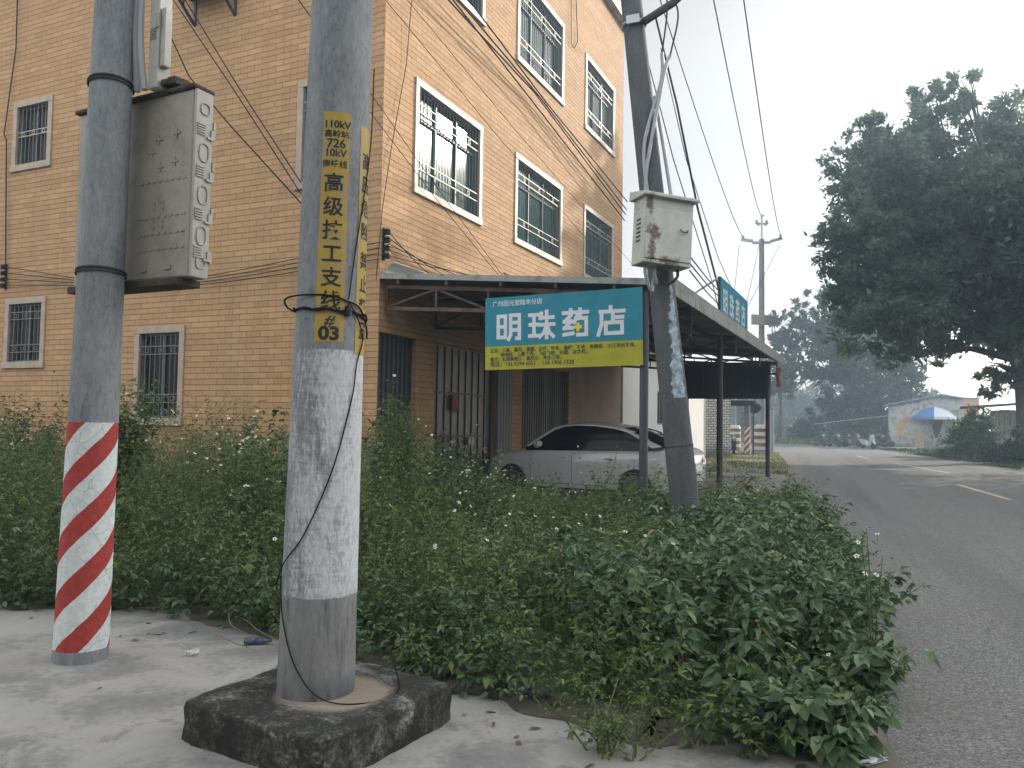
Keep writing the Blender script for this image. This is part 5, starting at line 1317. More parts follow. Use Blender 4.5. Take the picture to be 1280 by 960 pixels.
# concrete pavement in front, with an irregular broken edge under the weeds
pe = curve([(-14, 7.2), (-9, 6.9), (-5.5, 6.5), (-3.8, 6.3), (-2.8, 6.35), (-2.1, 6.0), (-1.5, 5.6), (-.7, 4.95), (0, 4.4), (.5, 4.05), (1.0, 3.85), (1.5, 3.7)], 8)
pe = jit(pe, .14); pv = pe + [(1.62, 3.6), (.9, 1.5), (-.2, -2), (-1.6, -8), (-30, -8), (-30, 8)]
def fill(name, pts, z, mt):
    import bmesh
    bm = bmesh.new(); vv = [bm.verts.new((x, y, z)) for x, y in pts]; bm.faces.new(vv); bmesh.ops.triangulate(bm, faces=bm.faces[:]); me = bpy.data.meshes.new(name); bm.to_mesh(me); bm.free(); me.materials.append(MT[mt])
    for p in me.polygons:
        if p.normal.z < 0: p.flip()
    o = bpy.data.objects.new(name, me); COL.objects.link(o); o['kind'] = 'structure'; return o
fill('pavement', pv, .0005, 'pave')
sm = MB(); si = resample(pe, 300); so_ = []; sb_ = []
for i, (x, y) in enumerate(si):
    dx = si[min(i + 1, 299)][0] - si[max(i - 1, 0)][0]; dy = si[min(i + 1, 299)][1] - si[max(i - 1, 0)][1]; L_ = hypot(dx, dy) or 1
    w = max(.01, .07 + .16 * mnoise.noise((x * 1.3, y * 1.3, 4)) + .09 * mnoise.noise((x * 6, y * 6, 3)))
    so_.append((x + dy / L_ * w, y - dx / L_ * w)); sb_.append((x - dy / L_ * .3, y + dx / L_ * .3))
sm.add([(*p, .0045) for p in so_] + [(*p, .0045) for p in sb_], [(i, i + 1, 300 + i + 1, 300 + i) for i in range(299)])
struct(sm.build('soil_margin', MT['soil']))
# swept concrete floor under the canopy, dirt path beside it and grass verge beyond
fc = [L2W(-1.2, 0), L2W(14.5, 0), L2W(14.5, -5.0), L2W(9, -5.6), L2W(5.0, -5.2), L2W(3.2, -4.4), L2W(1.5, -3.0), L2W(-.4, -1.5)]
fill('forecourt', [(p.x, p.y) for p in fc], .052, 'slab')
dp_ = [gnd(868, 612), gnd(1004, 606), gnd(1012, 622), gnd(990, 616), gnd(880, 626)]
dp_ = [(4.0, 15.6), (5.0, 17.8), (6.6, 19.6), (7.2, 20.4), (7.75, 22.0), (7.3, 20.0), (6.6, 18.0), (5.9, 15.9), (5.2, 14.6)]
dpath = curve([(4.6, 15.0), (5.0, 17.6), (5.9, 20.2), (7.2, 21.5), (8.05, 22.6)], 6) + curve([(7.6, 21.3), (6.3, 17.8), (5.35, 14.9)], 6)
fill('dirt_path', dpath, -.004, 'dirt')
vg = curve([(8.0, 23.3), (10.4, 30), (12.9, 38), (14.4, 44), (15.8, 47)], 6) + [(11, 47)] + curve([(9.6, 40), (8.6, 34), (7.0, 27), (5.6, 22.5)], 6)
fill('verge', vg, -.006, 'dirt')
# ------------------------------------------------------------------ foliage
def unit(v): return v / np.maximum(np.linalg.norm(v, axis=-1, keepdims=True), 1e-9)
def leaves(P, D, Nn, L, W, six=True, droop=.15):
    """leaf blades as small folded faces: returns vertices and quads"""
    D = unit(D); S = unit(np.cross(D, Nn)); U = np.cross(S, D); L = L[:, None]; W = W[:, None]
    if six:
        pts = [P, P + D * L * .30 + S * W * .46 + U * W * .14, P + D * L * .68 + S * W * .34 + U * W * .08 - U * L * droop * .4,
               P + D * L - U * L * droop, P + D * L * .68 - S * W * .34 + U * W * .08 - U * L * droop * .4, P + D * L * .30 - S * W * .46 + U * W * .14]
        V = np.stack(pts, 1).reshape(-1, 3); n = len(P); b = (np.arange(n) * 6)[:, None]
        F = np.concatenate([b + np.array([0, 5, 4, 3]), b + np.array([0, 3, 2, 1])], 1).reshape(-1, 4)
    else:
        pts = [P, P + D * L * .45 + S * W * .5, P + D * L - U * L * droop, P + D * L * .45 - S * W * .5]
        V = np.stack(pts, 1).reshape(-1, 3); n = len(P); F = (np.arange(n) * 4)[:, None] + np.array([0, 3, 2, 1])
    return V, F
class Foliage:
    def __init__(s): s.V = []; s.F = []; s.M = []; s.n = 0
    def add(s, V, F, mi): s.V.append(V); s.F.append(F + s.n); s.M.append(np.full(len(F), mi, np.int32)); s.n += len(V)
    def stems(s, A, B, r0, r1, mi):
        """three sided stems from A to B"""
        D = unit(B - A); ref = np.where(np.abs(D[:, 2:3]) > .9, np.array([[1., 0, 0]]), np.array([[0, 0, 1.]])); a = unit(np.cross(D, ref)); b = np.cross(D, a)
        V = []
        for base, r in ((A, r0), (B, r1)):
            for k in range(3): V.append(base + (a * cos(2.094 * k) + b * sin(2.094 * k)) * (r if np.isscalar(r) else r[:, None]))
        V = np.stack(V, 1).reshape(-1, 3); o = (np.arange(len(A)) * 6)[:, None]
        F = np.concatenate([o + np.array([0, 1, 4, 3]), o + np.array([1, 2, 5, 4]), o + np.array([2, 0, 3, 5])], 1).reshape(-1, 4); s.add(V, F, mi)
    def build(s, name, mats, parent=None):
        V = np.concatenate(s.V).astype(np.float32); F = np.concatenate(s.F).astype(np.int32); M = np.concatenate(s.M)
        me = bpy.data.meshes.new(name); me.vertices.add(len(V)); me.vertices.foreach_set('co', V.ravel()); me.loops.add(len(F) * 4); me.loops.foreach_set('vertex_index', F.ravel())
        me.polygons.add(len(F)); me.polygons.foreach_set('loop_start', np.arange(0, len(F) * 4, 4, dtype=np.int32))
        for m in mats: me.materials.append(MT[m])
        me.polygons.foreach_set('material_index', M); me.update(calc_edges=True)
        o = bpy.data.objects.new(name, me); COL.objects.link(o)
        if parent: o.parent = parent
        return o
def inside(px, py, poly):
    r = np.zeros(len(px), bool); j = len(poly) - 1
    for i in range(len(poly)):
        xi, yi = poly[i]; xj, yj = poly[j]
        c = ((yi > py) != (yj > py)) & (px < (xj - xi) * (py - yi) / (yj - yi + 1e-12) + xi); r ^= c; j = i
    return r
def edge_dist(px, py, pts):
    d = np.full(len(px), 1e9)
    for (x0, y0), (x1, y1) in zip(pts, pts[1:]):
        dx, dy = x1 - x0, y1 - y0; t = np.clip(((px - x0) * dx + (py - y0) * dy) / (dx * dx + dy * dy), 0, 1); d = np.minimum(d, np.hypot(px - x0 - t * dx, py - y0 - t * dy))
    return d
def vnoise(x, y, sc, seed=0):
    """cheap smooth noise for arrays"""
    x = x * sc + seed * 13.7; y = y * sc - seed * 7.1; xi = np.floor(x); yi = np.floor(y); fx = x - xi; fy = y - yi; fx = fx * fx * (3 - 2 * fx); fy = fy * fy * (3 - 2 * fy)
    h = lambda a, b: np.modf(np.abs(np.sin(a * 127.1 + b * 311.7 + seed * 5.3) * 43758.5453))[0]
    return (h(xi, yi) * (1 - fx) + h(xi + 1, yi) * fx) * (1 - fy) + (h(xi, yi + 1) * (1 - fx) + h(xi + 1, yi + 1) * fx) * fy

front = [(-11, 7.0), (-8, 6.75), (-5.5, 6.4), (-3.8, 6.2), (-2.8, 6.25), (-2.1, 5.9), (-1.5, 5.5), (-.8, 4.95), (-.1, 4.38), (.4, 4.02), (.9, 3.8), (1.45, 3.6)]
rside = [(1.45, 3.6), (1.95, 4.6), (2.7, 6.4), (3.9, 9.6), (5.25, 14.0)]
back = [(5.1, 14.9), (4.2, 13.3), (2.8, 12.2), (.6, 12.9), (-1.2, 13.6), (-2.1, 13.1), (-2.4, 12.75), (-12.6, 17.4), (-13, 14)]
wpoly = front + rside[1:] + back
def weed_height(x, y):
    h = .60 + .55 * (1 / (1 + np.exp((x + 1.0) / .35))) + .14 * np.clip((-x - 4.5) / 2, 0, 1) + .02 * np.clip(y - 7, 0, 6) * (x < -.5)
    h = h * (.74 + .50 * vnoise(x, y, .9, 1)) * (.58 + .78 * vnoise(x, y, 1.9, 2))
    df = edge_dist(x, y, front); dr = edge_dist(x, y, rside)
    h *= np.clip(.50 + .75 * df, 0, 1) * np.clip(.62 + .5 * dr, 0, 1)
    return h
def make_weeds(name, n_try, xlim, ylim, poly, hfun, rate, leaf_mi, lsize, flowers, seed, feather=None, lean_out=True):
    r = np.random.default_rng(seed)
    x = r.uniform(*xlim, n_try); y = r.uniform(*ylim, n_try); ok = inside(x, y, poly); x, y = x[ok], y[ok]
    keep = r.random(len(x)) < rate(x, y); x, y = x[keep], y[keep]
    n = len(x); H = hfun(x, y) * r.uniform(.70, 1.22, n) * np.where((r.random(n) < .07) & (x > -1.2), r.uniform(1.15, 1.5, n), 1.0)
    az = r.uniform(0, 2 * pi, n); ln = r.uniform(.10, .62, n)
    lx, ly = np.cos(az) * ln, np.sin(az) * ln
    if lean_out:      # plants at the border lean outwards over the paving and the road
        dr = edge_dist(x, y, rside); df = edge_dist(x, y, front); k = np.clip(1 - dr / .55, 0, 1); lx += .55 * k; ly -= .2 * k; k = np.clip(1 - df / .5, 0, 1); ly -= .5 * k; lx += .1 * k
    base = np.stack([x, y, np.full(n, -.02)], 1); topv = np.stack([lx * H, ly * H, H], 1)
    fol = Foliage()
    mid_ = base + topv * .55 + np.stack([lx * H * -.10, ly * H * -.10, H * .04], 1)
    fol.stems(base, mid_, .0035, .0028, 2); fol.stems(mid_, base + topv, .0028, .0015, 2)
    return fol, r, x, y, H, base, topv, n
def clothe(fol, r, H, base, topv, nodes, mi, size, dens=1.0, three=True, dfun=None, lo=.18, hi=1.0, wide=.55, tiltdown=.25):
    n = len(H)
    for k in range(nodes):
        f = lo + (hi - lo) * (k + r.uniform(0, 1, n)) / nodes
        sel = r.random(n) < dens; idx = np.nonzero(sel)[0]; m = len(idx); ff = f[idx]
        curve_off = np.stack([-topv[idx, 0] * .10, -topv[idx, 1] * .10, H[idx] * .04], 1) * (1 - np.abs(ff - .55) / .55).clip(0)[:, None]
        P = base[idx] + topv[idx] * ff[:, None] + curve_off
        az = r.uniform(0, 2 * pi, m); spread = r.uniform(.02, .10, m) * (1.25 - ff * .5); ez = r.uniform(-.1, .5, m)
        out = np.stack([np.cos(az), np.sin(az), ez], 1); Q = P + out * spread[:, None]
        s = size[idx] * r.uniform(.6, 1.3, m) * (1.15 - .4 * ff)
        sets = [(0, 1.0)] + ([(.95, .8), (-.95, .8)] if three else [])
        for da, sc_ in sets:
            a2 = az + da + r.normal(0, .2, m); D = np.stack([np.cos(a2), np.sin(a2), r.normal(-tiltdown, .35, m)], 1)
            U = np.stack([r.normal(0, .35, m), r.normal(0, .35, m), np.ones(m)], 1)
            V, F = leaves(Q, D, U, s * sc_, s * sc_ * wide * r.uniform(.8, 1.2, m), True, .18); fol.add(V, F, mi)
def flowers(fol, r, P, rad, mi_p, mi_c):
    n = len(P)
    up = unit(np.stack([r.normal(0, .4, n), r.normal(-.5, .4, n), np.ones(n) * .9], 1)); ref = unit(np.cross(up, np.array([[0.3, .2, .9]]) + np.zeros((n, 3)) + r.normal(0, .1, (n, 3)))); o2 = np.cross(up, ref)
    for k in range(5):
        a = 2 * pi * k / 5; D = ref * cos(a) + o2 * sin(a)
        V, F = leaves(P + D * (rad * .2)[:, None], D, up, rad * r.uniform(.8, 1.1, n), rad * .75, True, .1); fol.add(V, F, mi_p)
    for k in range(2):
        a = pi / 2 * k; D = ref * cos(a) + o2 * sin(a); V, F = leaves(P - D * (rad * .32)[:, None] + up * .004, D, up, rad * .64, rad * .6, False, 0); fol.add(V, F, mi_c)

def rate_all(x, y):
    q = np.where(x < -7, .35, 1.0) * np.where((x < -1.5) & (y > 10.5), .8, 1.0)
    return q
fol, r, x, y, H, base, topv, n = make_weeds('weeds', 9000, (-13, 5.4), (3.4, 17.5), wpoly, weed_height, rate_all, 0, .06, 0, 21)
kind = vnoise(x, y, .55, 5) + .45 * np.clip((x - .2) / 1.5, -1, 1) * np.clip((9.5 - y) / 3, 0, 1) + .12 * (r.random(n) - .5)
broad = kind > .62; mixd = ~broad
size = np.where(broad, np.where((x > .3) & (y < 7.5), .106, .092), .058) * r.uniform(.75, 1.25, n) * np.where(y > 9, 1.15, 1.0)
def sub(mask): return H[mask], base[mask], topv[mask]
hb_, bb_, tb_ = sub(broad); clothe(fol, r, hb_, bb_, tb_, 18, 1, size[broad], .95, True, None, .22, 1.0, .56, .30)
hm, bm2, tm = sub(mixd); clothe(fol, r, hm, bm2, tm, 20, 0, size[mixd], .92, True, None, .15, 1.02, .42, .10)
# extra near the front face so the border closes
nearf = (edge_dist(x, y, front) < .55) | (edge_dist(x, y, rside) < .6); hh, b3, t3 = sub(nearf); clothe(fol, r, hh, b3, t3, 8, 1, size[nearf] * 1.05, .9, True, None, .05, .8, .55, .35)
# low undergrowth filling the space between the stems
x2 = r.uniform(-11, 5.4, 13000); y2 = r.uniform(3.4, 13.5, 13000); ok = inside(x2, y2, wpoly); x2, y2 = x2[ok], y2[ok]
ok = r.random(len(x2)) < np.where(y2 < 8.5, 1.0, .35) * np.where(x2 < -6, .3, 1); x2, y2 = x2[ok], y2[ok]; n2_ = len(x2)
H2 = np.minimum(r.uniform(.12, .55, n2_), .95 * weed_height(x2, y2)) ; a2_ = r.uniform(0, 6.28, n2_); b2_ = np.stack([x2, y2, np.full(n2_, -.02)], 1); l2_ = r.uniform(.1, .6, n2_) * H2
t2_ = np.stack([np.cos(a2_) * l2_, np.sin(a2_) * l2_, H2], 1); fol.stems(b2_, b2_ + t2_, .0025, .0015, 2)
k2_ = vnoise(x2, y2, .7, 12) > .55
clothe(fol, r, H2[k2_], b2_[k2_], t2_[k2_], 6, 1, np.full(k2_.sum(), .074), .95, True, None, .1, 1.0, .55, .2)
clothe(fol, r, H2[~k2_], b2_[~k2_], t2_[~k2_], 7, 0, np.full((~k2_).sum(), .054), .95, True, None, .1, 1.0, .42, .1)
# feathery seed stalks and white daisies
fl = np.nonzero((r.random(n) < np.where(x < .9, .17, .08) * (.35 + 1.3 * vnoise(x, y, 1.1, 9))) & ~(nearf & (r.random(n) < .45)))[0]
ex = r.uniform(.04, .22, len(fl)); ft = base[fl] + topv[fl]; fe = ft + np.stack([r.normal(0, .25, len(fl)) * ex, r.normal(0, .25, len(fl)) * ex, ex], 1)
fol.stems(ft, fe, .0016, .0010, 3); blo = r.random(len(fl)) < .55
flowers(fol, r, fe[blo], r.uniform(.010, .019, blo.sum()), 4, 5)
sd_ = fe[~blo]; 
for k in range(7):
    D = r.normal(0, 1, sd_.shape); D[:, 2] = np.abs(D[:, 2]); D = unit(D); fol.stems(sd_, sd_ + D * .016, .0012, .0008, 3)
wd = fol.build('weeds', ['leaf_weed2', 'leaf_broad', 'stem', 'stem_dry', 'petal', 'pollen']); wd['kind'] = 'stuff'
wd['label'] = 'dense tangle of green weeds with small white daisies'

# tall single plants that stand out of the tangle
def tall_plant(name, label, cat, x, y, h, spread, nst, mi, size, seed, fl_n=0, wide=.42, group=None, nodes=22, three=True):
    r = np.random.default_rng(seed); t = thing(name, label, cat, (x, y, 0), 0, group)
    n = nst; az = r.uniform(0, 2 * pi, n); ln = r.uniform(.0, spread, n); H = h * r.uniform(.72, 1.0, n); base = np.stack([r.normal(0, spread * .12, n), r.normal(0, spread * .12, n), np.full(n, -.02)], 1)
    topv = np.stack([np.cos(az) * ln, np.sin(az) * ln, H], 1); f1 = Foliage(); mid_ = base + topv * .55 + np.stack([-topv[:, 0] * .1, -topv[:, 1] * .1, H * .04], 1)
    f1.stems(base, mid_, .006, .005, 0); f1.stems(mid_, base + topv, .005, .002, 0); f1.build('stem', ['stem'], t)
    f2 = Foliage(); clothe(f2, r, H, base, topv, nodes, 0, np.full(n, size), 1.0, three, None, .15, 1.0, wide, .15); clothe(f2, r, H, base, topv, nodes, 0, np.full(n, size), 1.0, three, None, .3, 1.0, wide, .15)
    f2.build('foliage', [mi], t)
    if fl_n:
        f3 = Foliage(); k = r.integers(0, n, fl_n); P = base[k] + topv[k] * r.uniform(.85, 1.08, fl_n)[:, None] + r.normal(0, .06, (fl_n, 3)); f3.stems(P - np.array([[0, 0, .07]]), P, .0016, .001, 0); flowers(f3, r, P, r.uniform(.012, .02, fl_n), 1, 2)
        f3.build('flower', ['stem', 'petal', 'pollen'], t)
    return t
tall_plant('tall_weed', 'tall bushy bright green weed standing in front of the dark shutter', 'weed', -1.36, 9.8, 1.86, .36, 34, 'leaf_fresh', .058, 31, 0, .32)
tall_plant('tall_weed', 'tall weed with a spray of white flowers left of the thick pole', 'weed', -3.05, 9.0, 1.52, .42, 9, 'leaf_weed', .085, 32, 34, .40)
tall_plant('tall_weed', 'slim flowering weed leaning over the road edge at the right', 'weed', 2.15, 4.75, 1.0, .16, 3, 'leaf_weed', .05, 33, 5, .4, None, 8)
tall_plant('dark_shrub', 'dark leafy shrub growing up right behind the striped pole', 'shrub', -4.35, 8.9, 1.95, .5, 30, 'leaf_weed', .08, 34, 4, .52)
tall_plant('dark_shrub', 'reddish thin shrub at the left edge below the barred window', 'shrub', -7.6, 12.2, 1.85, .9, 22, 'leaf_tree', .075, 35, 0, .4)
tall_plant('tall_weed', 'flowering weed standing just right of the tall bushy one beside the car bonnet', 'weed', -.35, 10.4, .98, .5, 12, 'leaf_weed', .055, 36, 26, .4)
tall_plant('tall_weed', 'bright fresh green weed clump at the left edge of the picture', 'weed', -5.9, 9.2, 1.5, .5, 22, 'leaf_fresh', .06, 38, 4, .42)
tall_plant('tall_weed', 'tall leafy weed halfway between the two concrete poles', 'weed', -2.55, 8.0, 1.42, .45, 16, 'leaf_weed2', .06, 39, 10, .42)
tall_plant('weed_tuft', 'small pale weed tuft creeping onto the concrete at the front of the weeds', 'weed', .48, 3.72, .26, .42, 16, 'leaf_weed2', .032, 37, 0, .4, None, 10)

# grass and low plants on the verge beyond the canopy and along the right of the road
def grass(name, poly, n_try, h, mi, seed, xl, yl, width=.010):
    r = np.random.default_rng(seed); x = r.uniform(*xl, n_try); y = r.uniform(*yl, n_try); ok = inside(x, y, poly) & (r.random(n_try) < .05 + 1.9 * (vnoise(x, y, .7, seed) - .3).clip(0, 1)); x, y = x[ok], y[ok]; n = len(x)
    P = np.stack([x, y, np.full(n, -.01)], 1); D = np.stack([r.normal(0, .4, n), r.normal(0, .4, n), np.ones(n)], 1); U = np.stack([r.normal(0, 1, n), r.normal(0, 1, n), r.normal(0, .2, n)], 1)
    L = h * r.uniform(.5, 1.3, n) * (.6 + .8 * vnoise(x, y, .9, seed + 2)); V, F = leaves(P, D, U, L, np.full(n, width) * r.uniform(.7, 1.5, n), True, .35); f = Foliage(); f.add(V, F, 0); o = f.build(name, [mi]); o['kind'] = 'stuff'; return o
vpoly = [(5.0, 20.4), (7.9, 23.0), (10.4, 30), (13.3, 39.5), (15.4, 46), (11, 47), (9.3, 40), (8.0, 33), (5.6, 23)]
grass('verge_grass', vpoly, 26000, .10, 'leaf_grass', 41, (4.5, 16), (20, 47), .02)
rpoly = [(18.9, 29), (21.6, 39.2), (24.0, 49), (26.2, 57), (31, 58), (33, 44), (30, 30), (24, 22), (17.0, 22)]
rgr = grass('roadside_weeds', rpoly, 42000, .17, 'leaf_far', 42, (17, 33), (22, 58), .06)
fpoly = [(20, 66), (27, 68), (40, 72), (40, 90), (-10, 95), (-10, 82), (10, 80)]
grass('far_grass', fpoly, 22000, .5, 'leaf_grass', 43, (-10, 40), (64, 95), .09)

# ------------------------------------------------------------------ trees
def tree(name, label, x, y, trunk_h, r0, lobes, nleaf, lsz, mi, seed, group='trees beside the road', lean=(0, 0), branches=True, clump=.16, cat='tree', wide=.5):
    """tapered trunk, limbs reaching into every lobe of the crown, and leaf clumps scattered through the lobes.
    lobes: (dx, dy, z, rx, ry, rz, weight)"""
    r = np.random.default_rng(seed); t = thing(name, label, cat, (x, y, 0), 0, group)
    tk = MB(); top = Vector((lean[0], lean[1], trunk_h)); fork = top * .95
    tk.tube([(0, 0, -.2), (lean[0] * .15, lean[1] * .15, trunk_h * .12), (lean[0] * .5 + .1, lean[1] * .5, trunk_h * .55), tuple(top)], [r0 * 1.35, r0, r0 * .85, r0 * .7], 12)
    tips = []
    for (dx, dy, z, rx, ry, rz_, wgt) in lobes:
        e = Vector((dx, dy, z)); s = Vector(tuple(top)) * (.75 + .2 * r.random()); mid_ = s.lerp(e, .5) + Vector((r.normal(0, .06), r.normal(0, .06), .08)) * (e - s).length
        L_ = (e - s).length; tk.tube([s, mid_, e], [r0 * .5, r0 * .28, r0 * .10], 7)
        for k in range(int(4 + 5 * wgt)):
            d = unit(r.normal(0, 1, 3)); q = e + Vector((d[0] * rx, d[1] * ry, d[2] * rz_)) * .8; b0 = mid_.lerp(e, r.uniform(.1, 1)); m2_ = b0.lerp(q, .5) + Vector((0, 0, .06)) * (q - b0).length
            tk.tube([b0, m2_, q], [r0 * .13, r0 * .08, r0 * .025], 5)
    tk.build('trunk', MT['bark'], t, smooth=True)
    tot = sum(l[3] * l[4] * l[5] * l[6] for l in lobes) ; f = Foliage()
    for (dx, dy, z, rx, ry, rz_, wgt) in lobes:
        nl = int(nleaf * rx * ry * rz_ * wgt / tot); nc = max(6, int(nl / 75))
        d = unit(r.normal(0, 1, (nc, 3))); rad = r.random(nc) ** .42; rag = 1 + r.normal(0, .10, nc)
        C = d * (rad * rag)[:, None] * np.array([[rx, ry, rz_]]) + np.array([[dx, dy, z]])
        cs = np.array([[rx, ry, rz_ * .75]]) * clump * r.uniform(.6, 1.5, (nc, 1))
        k = r.integers(0, nc, nl); off = r.normal(0, 1, (nl, 3)) * cs[k] * .62; P = C[k] + off
        out = unit(P - np.array([[dx, dy, z - rz_ * .6]]) + 1e-6); D = unit(out + r.normal(0, .8, (nl, 3)) - np.array([[0, 0, .35]])); U = unit(np.array([[0, 0, 1.]]) + out * .6 + r.normal(0, .5, (nl, 3)))
        L_ = lsz * r.uniform(.6, 1.35, nl); V, F = leaves(P, D, U, L_, L_ * wide, False, .12); f.add(V, F, 0)
    f.build('crown', [mi], t); return t

def lob(px, py, rpx, Y, base, dY=0.0, ry=None, w=1.0, fx=1.0, fz=1.0):
    """a crown lobe centred on a spot in the view at a real distance, as an offset from the trunk foot"""
    p = atY(px, py, Y + dY); r = rpx * (Y + dY) / 1000
    return (p.x - base.x, p.y - base.y, p.z, r * fx, (ry or r), r * fz, w)
Yb = 38.0; bt = atY(1290, 560, Yb); bt.z = 0
L1 = [lob(1100, 225, 62, Yb, bt, 0, None, 1), lob(1078, 300, 52, Yb, bt, -2, None, 1), lob(1150, 300, 85, Yb, bt, 1, None, 1), lob(1235, 290, 90, Yb, bt, 0, None, 1), lob(1110, 385, 75, Yb, bt, -1, None, 1, 1, .8),
      lob(1200, 395, 70, Yb, bt, 2, None, .75, 1, .7), lob(1275, 390, 62, Yb, bt, -1, None, .55), lob(1330, 320, 95, Yb, bt, 0, None, .9), lob(1088, 180, 36, Yb, bt, 0, None, 1.2, .9, 1.1), lob(1165, 175, 48, Yb, bt, 1, None, 1.0), lob(1152, 122, 26, Yb, bt, 1, None, 1.3, 1.2, .8),
      lob(1214, 118, 30, Yb, bt, -1, None, 1.2, .9, 1), lob(1262, 180, 55, Yb, bt, 2, None, 1.0), lob(1190, 215, 40, Yb, bt, 0, None, .35), lob(1300, 220, 60, Yb, bt, 0, None, .8), lob(1040, 282, 20, Yb, bt, -1, None, .9, 1, .8), lob(1060, 345, 34, Yb, bt, 0, None, .9), lob(1165, 440, 36, Yb, bt, 3, None, .5, 1.5, .5), lob(1255, 470, 38, Yb, bt, 0, None, .7, 1, .7), lob(1130, 245, 60, Yb, bt, 3, None, .9)]
tree('roadside_tree', 'huge dark broadleaf tree on the right whose crown hangs over the road', bt.x, bt.y, 6.2, .48, L1, 180000, .28, 'leaf_big', 51, lean=(-.8, 0), clump=.135)
Ym = 72.0; mt0 = atY(1070, 555, Ym); mt0.z = 0
L2 = [lob(1050, 445, 50, Ym, mt0, 0), lob(1100, 455, 50, Ym, mt0, 1), lob(1035, 400, 34, Ym, mt0, 0, None, .8), lob(1005, 420, 30, Ym, mt0, -1, None, .6), lob(1075, 500, 42, Ym, mt0, -1, None, 1, 1.2, .8), lob(1020, 372, 16, Ym, mt0, 0, None, .7), lob(985, 400, 16, Ym, mt0, 0, None, .6), lob(1130, 480, 34, Ym, mt0, 1, None, .9), lob(1000, 470, 26, Ym, mt0, 1, None, .35), lob(1075, 400, 40, Ym, mt0, 2, None, .8), lob(1100, 530, 26, Ym, mt0, 3, None, .9, 1.6, .7), lob(1040, 515, 26, Ym, mt0, 4, None, .7, 1.3, .8)]
tree('roadside_tree', 'dark rounded tree standing over the row of motorbikes', mt0.x, mt0.y, 5.0, .4, L2, 42000, .40, 'leaf_tree', 52, lean=(.3, 0), clump=.115)
Yn = 80.0; nt0 = atY(975, 555, Yn); nt0.z = 0
L3 = [lob(968, 425, 16, Yn, nt0, 0, None, .5), lob(988, 432, 20, Yn, nt0, 0, None, .6), lob(975, 470, 26, Yn, nt0, 0, None, .7), lob(998, 385, 14, Yn, nt0, 0, None, .5), lob(965, 398, 9, Yn, nt0, 0, None, .5)]
tree('roadside_tree', 'thin open crowned tree behind the far corner of the canopy', nt0.x, nt0.y, 5.5, .22, L3, 8000, .38, 'leaf_tree', 53, clump=.14)
for k, (px, py, rr, YY, lab) in enumerate(((990, 520, 44, 112, 'hazy grey green tree at the bend of the road'), (945, 525, 40, 105, 'hazy tree behind the red and white pole guard'), (1035, 500, 46, 125, 'hazy tree behind the row of motorbikes'), (905, 520, 45, 98, 'hazy tree behind the white brick pillar'), (1150, 520, 30, 105, 'pale green tree behind the mural house'), (1185, 525, 30, 120, 'pale green tree behind the parasol'))):
    b0 = atY(px, 545, YY); b0.z = 0
    ls = [lob(px, py, rr, YY, b0, 0, None, 1), lob(px - rr * .5, py + rr * .35, rr * .7, YY, b0, 1, None, 1), lob(px + rr * .55, py + rr * .3, rr * .65, YY, b0, -1, None, 1), lob(px + rr * .1, py - rr * .5, rr * .55, YY, b0, 0, None, .9), lob(px, py + rr * .6, rr * .8, YY, b0, -2, None, 1, 1.2, .5)]
    tree('far_tree', lab, b0.x, b0.y, 2.5, .25, ls, 10000, .60, 'leaf_far', 60 + k, 'hazy trees beyond the bend')
for k, (px, rr, YY, lab) in enumerate(((1010, 16, 78, 'low hazy bush left of the row of motorbikes'), (1040, 18, 82, 'low hazy bush behind the dark motorbikes'), (1072, 18, 80, 'low hazy bush behind the silver scooter'), (1100, 18, 84, 'low hazy bush left of the mural house'))):
    b0 = atY(px, 545, YY); b0.z = 0
    ls = [lob(px, 538, rr, YY, b0, 0, None, 1, 1.3, .8), lob(px + rr * .7, 545, rr * .7, YY, b0, 0, None, 1, 1.2, .8), lob(px - rr * .6, 546, rr * .7, YY, b0, -.5, None, 1, 1.2, .7)]
    tree('far_bush', lab, b0.x, b0.y, .6, .08, ls, 5000, .3, 'leaf_tree', 90 + k, 'bushes behind the motorbikes', cat='bush', clump=.2)
# bush and shrubs on the right of the road
b0 = atY(1213, 568, 42.0); b0.z = 0
ls = [lob(1210, 545, 27, 42, b0, 0), lob(1222, 530, 20, 42, b0, 0), lob(1200, 562, 22, 42, b0, -.5, None, 1, 1.2, .7), lob(1232, 556, 22, 42, b0, .3), lob(1215, 518, 10, 42, b0, 0, None, .8)]
tree('round_bush', 'round bright green bush between the parasol and the timber shed', b0.x, b0.y, .7, .06, ls, 16000, .13, 'leaf_bush', 71, 'bushes along the right of the road', cat='bush', clump=.2)
b0 = atY(1262, 580, 36.0); b0.z = 0
ls = [lob(1262, 566, 22, 36, b0, 0, None, 1, 1.6, .7), lob(1285, 556, 24, 36, b0, 0), lob(1240, 574, 12, 36, b0, 0, None, 1, 1.8, .6)]
tree('round_bush', 'low dark shrub in front of the timber shed at the right edge', b0.x, b0.y, .5, .05, ls, 9000, .13, 'leaf_tree', 72, 'bushes along the right of the road', cat='bush', clump=.2)
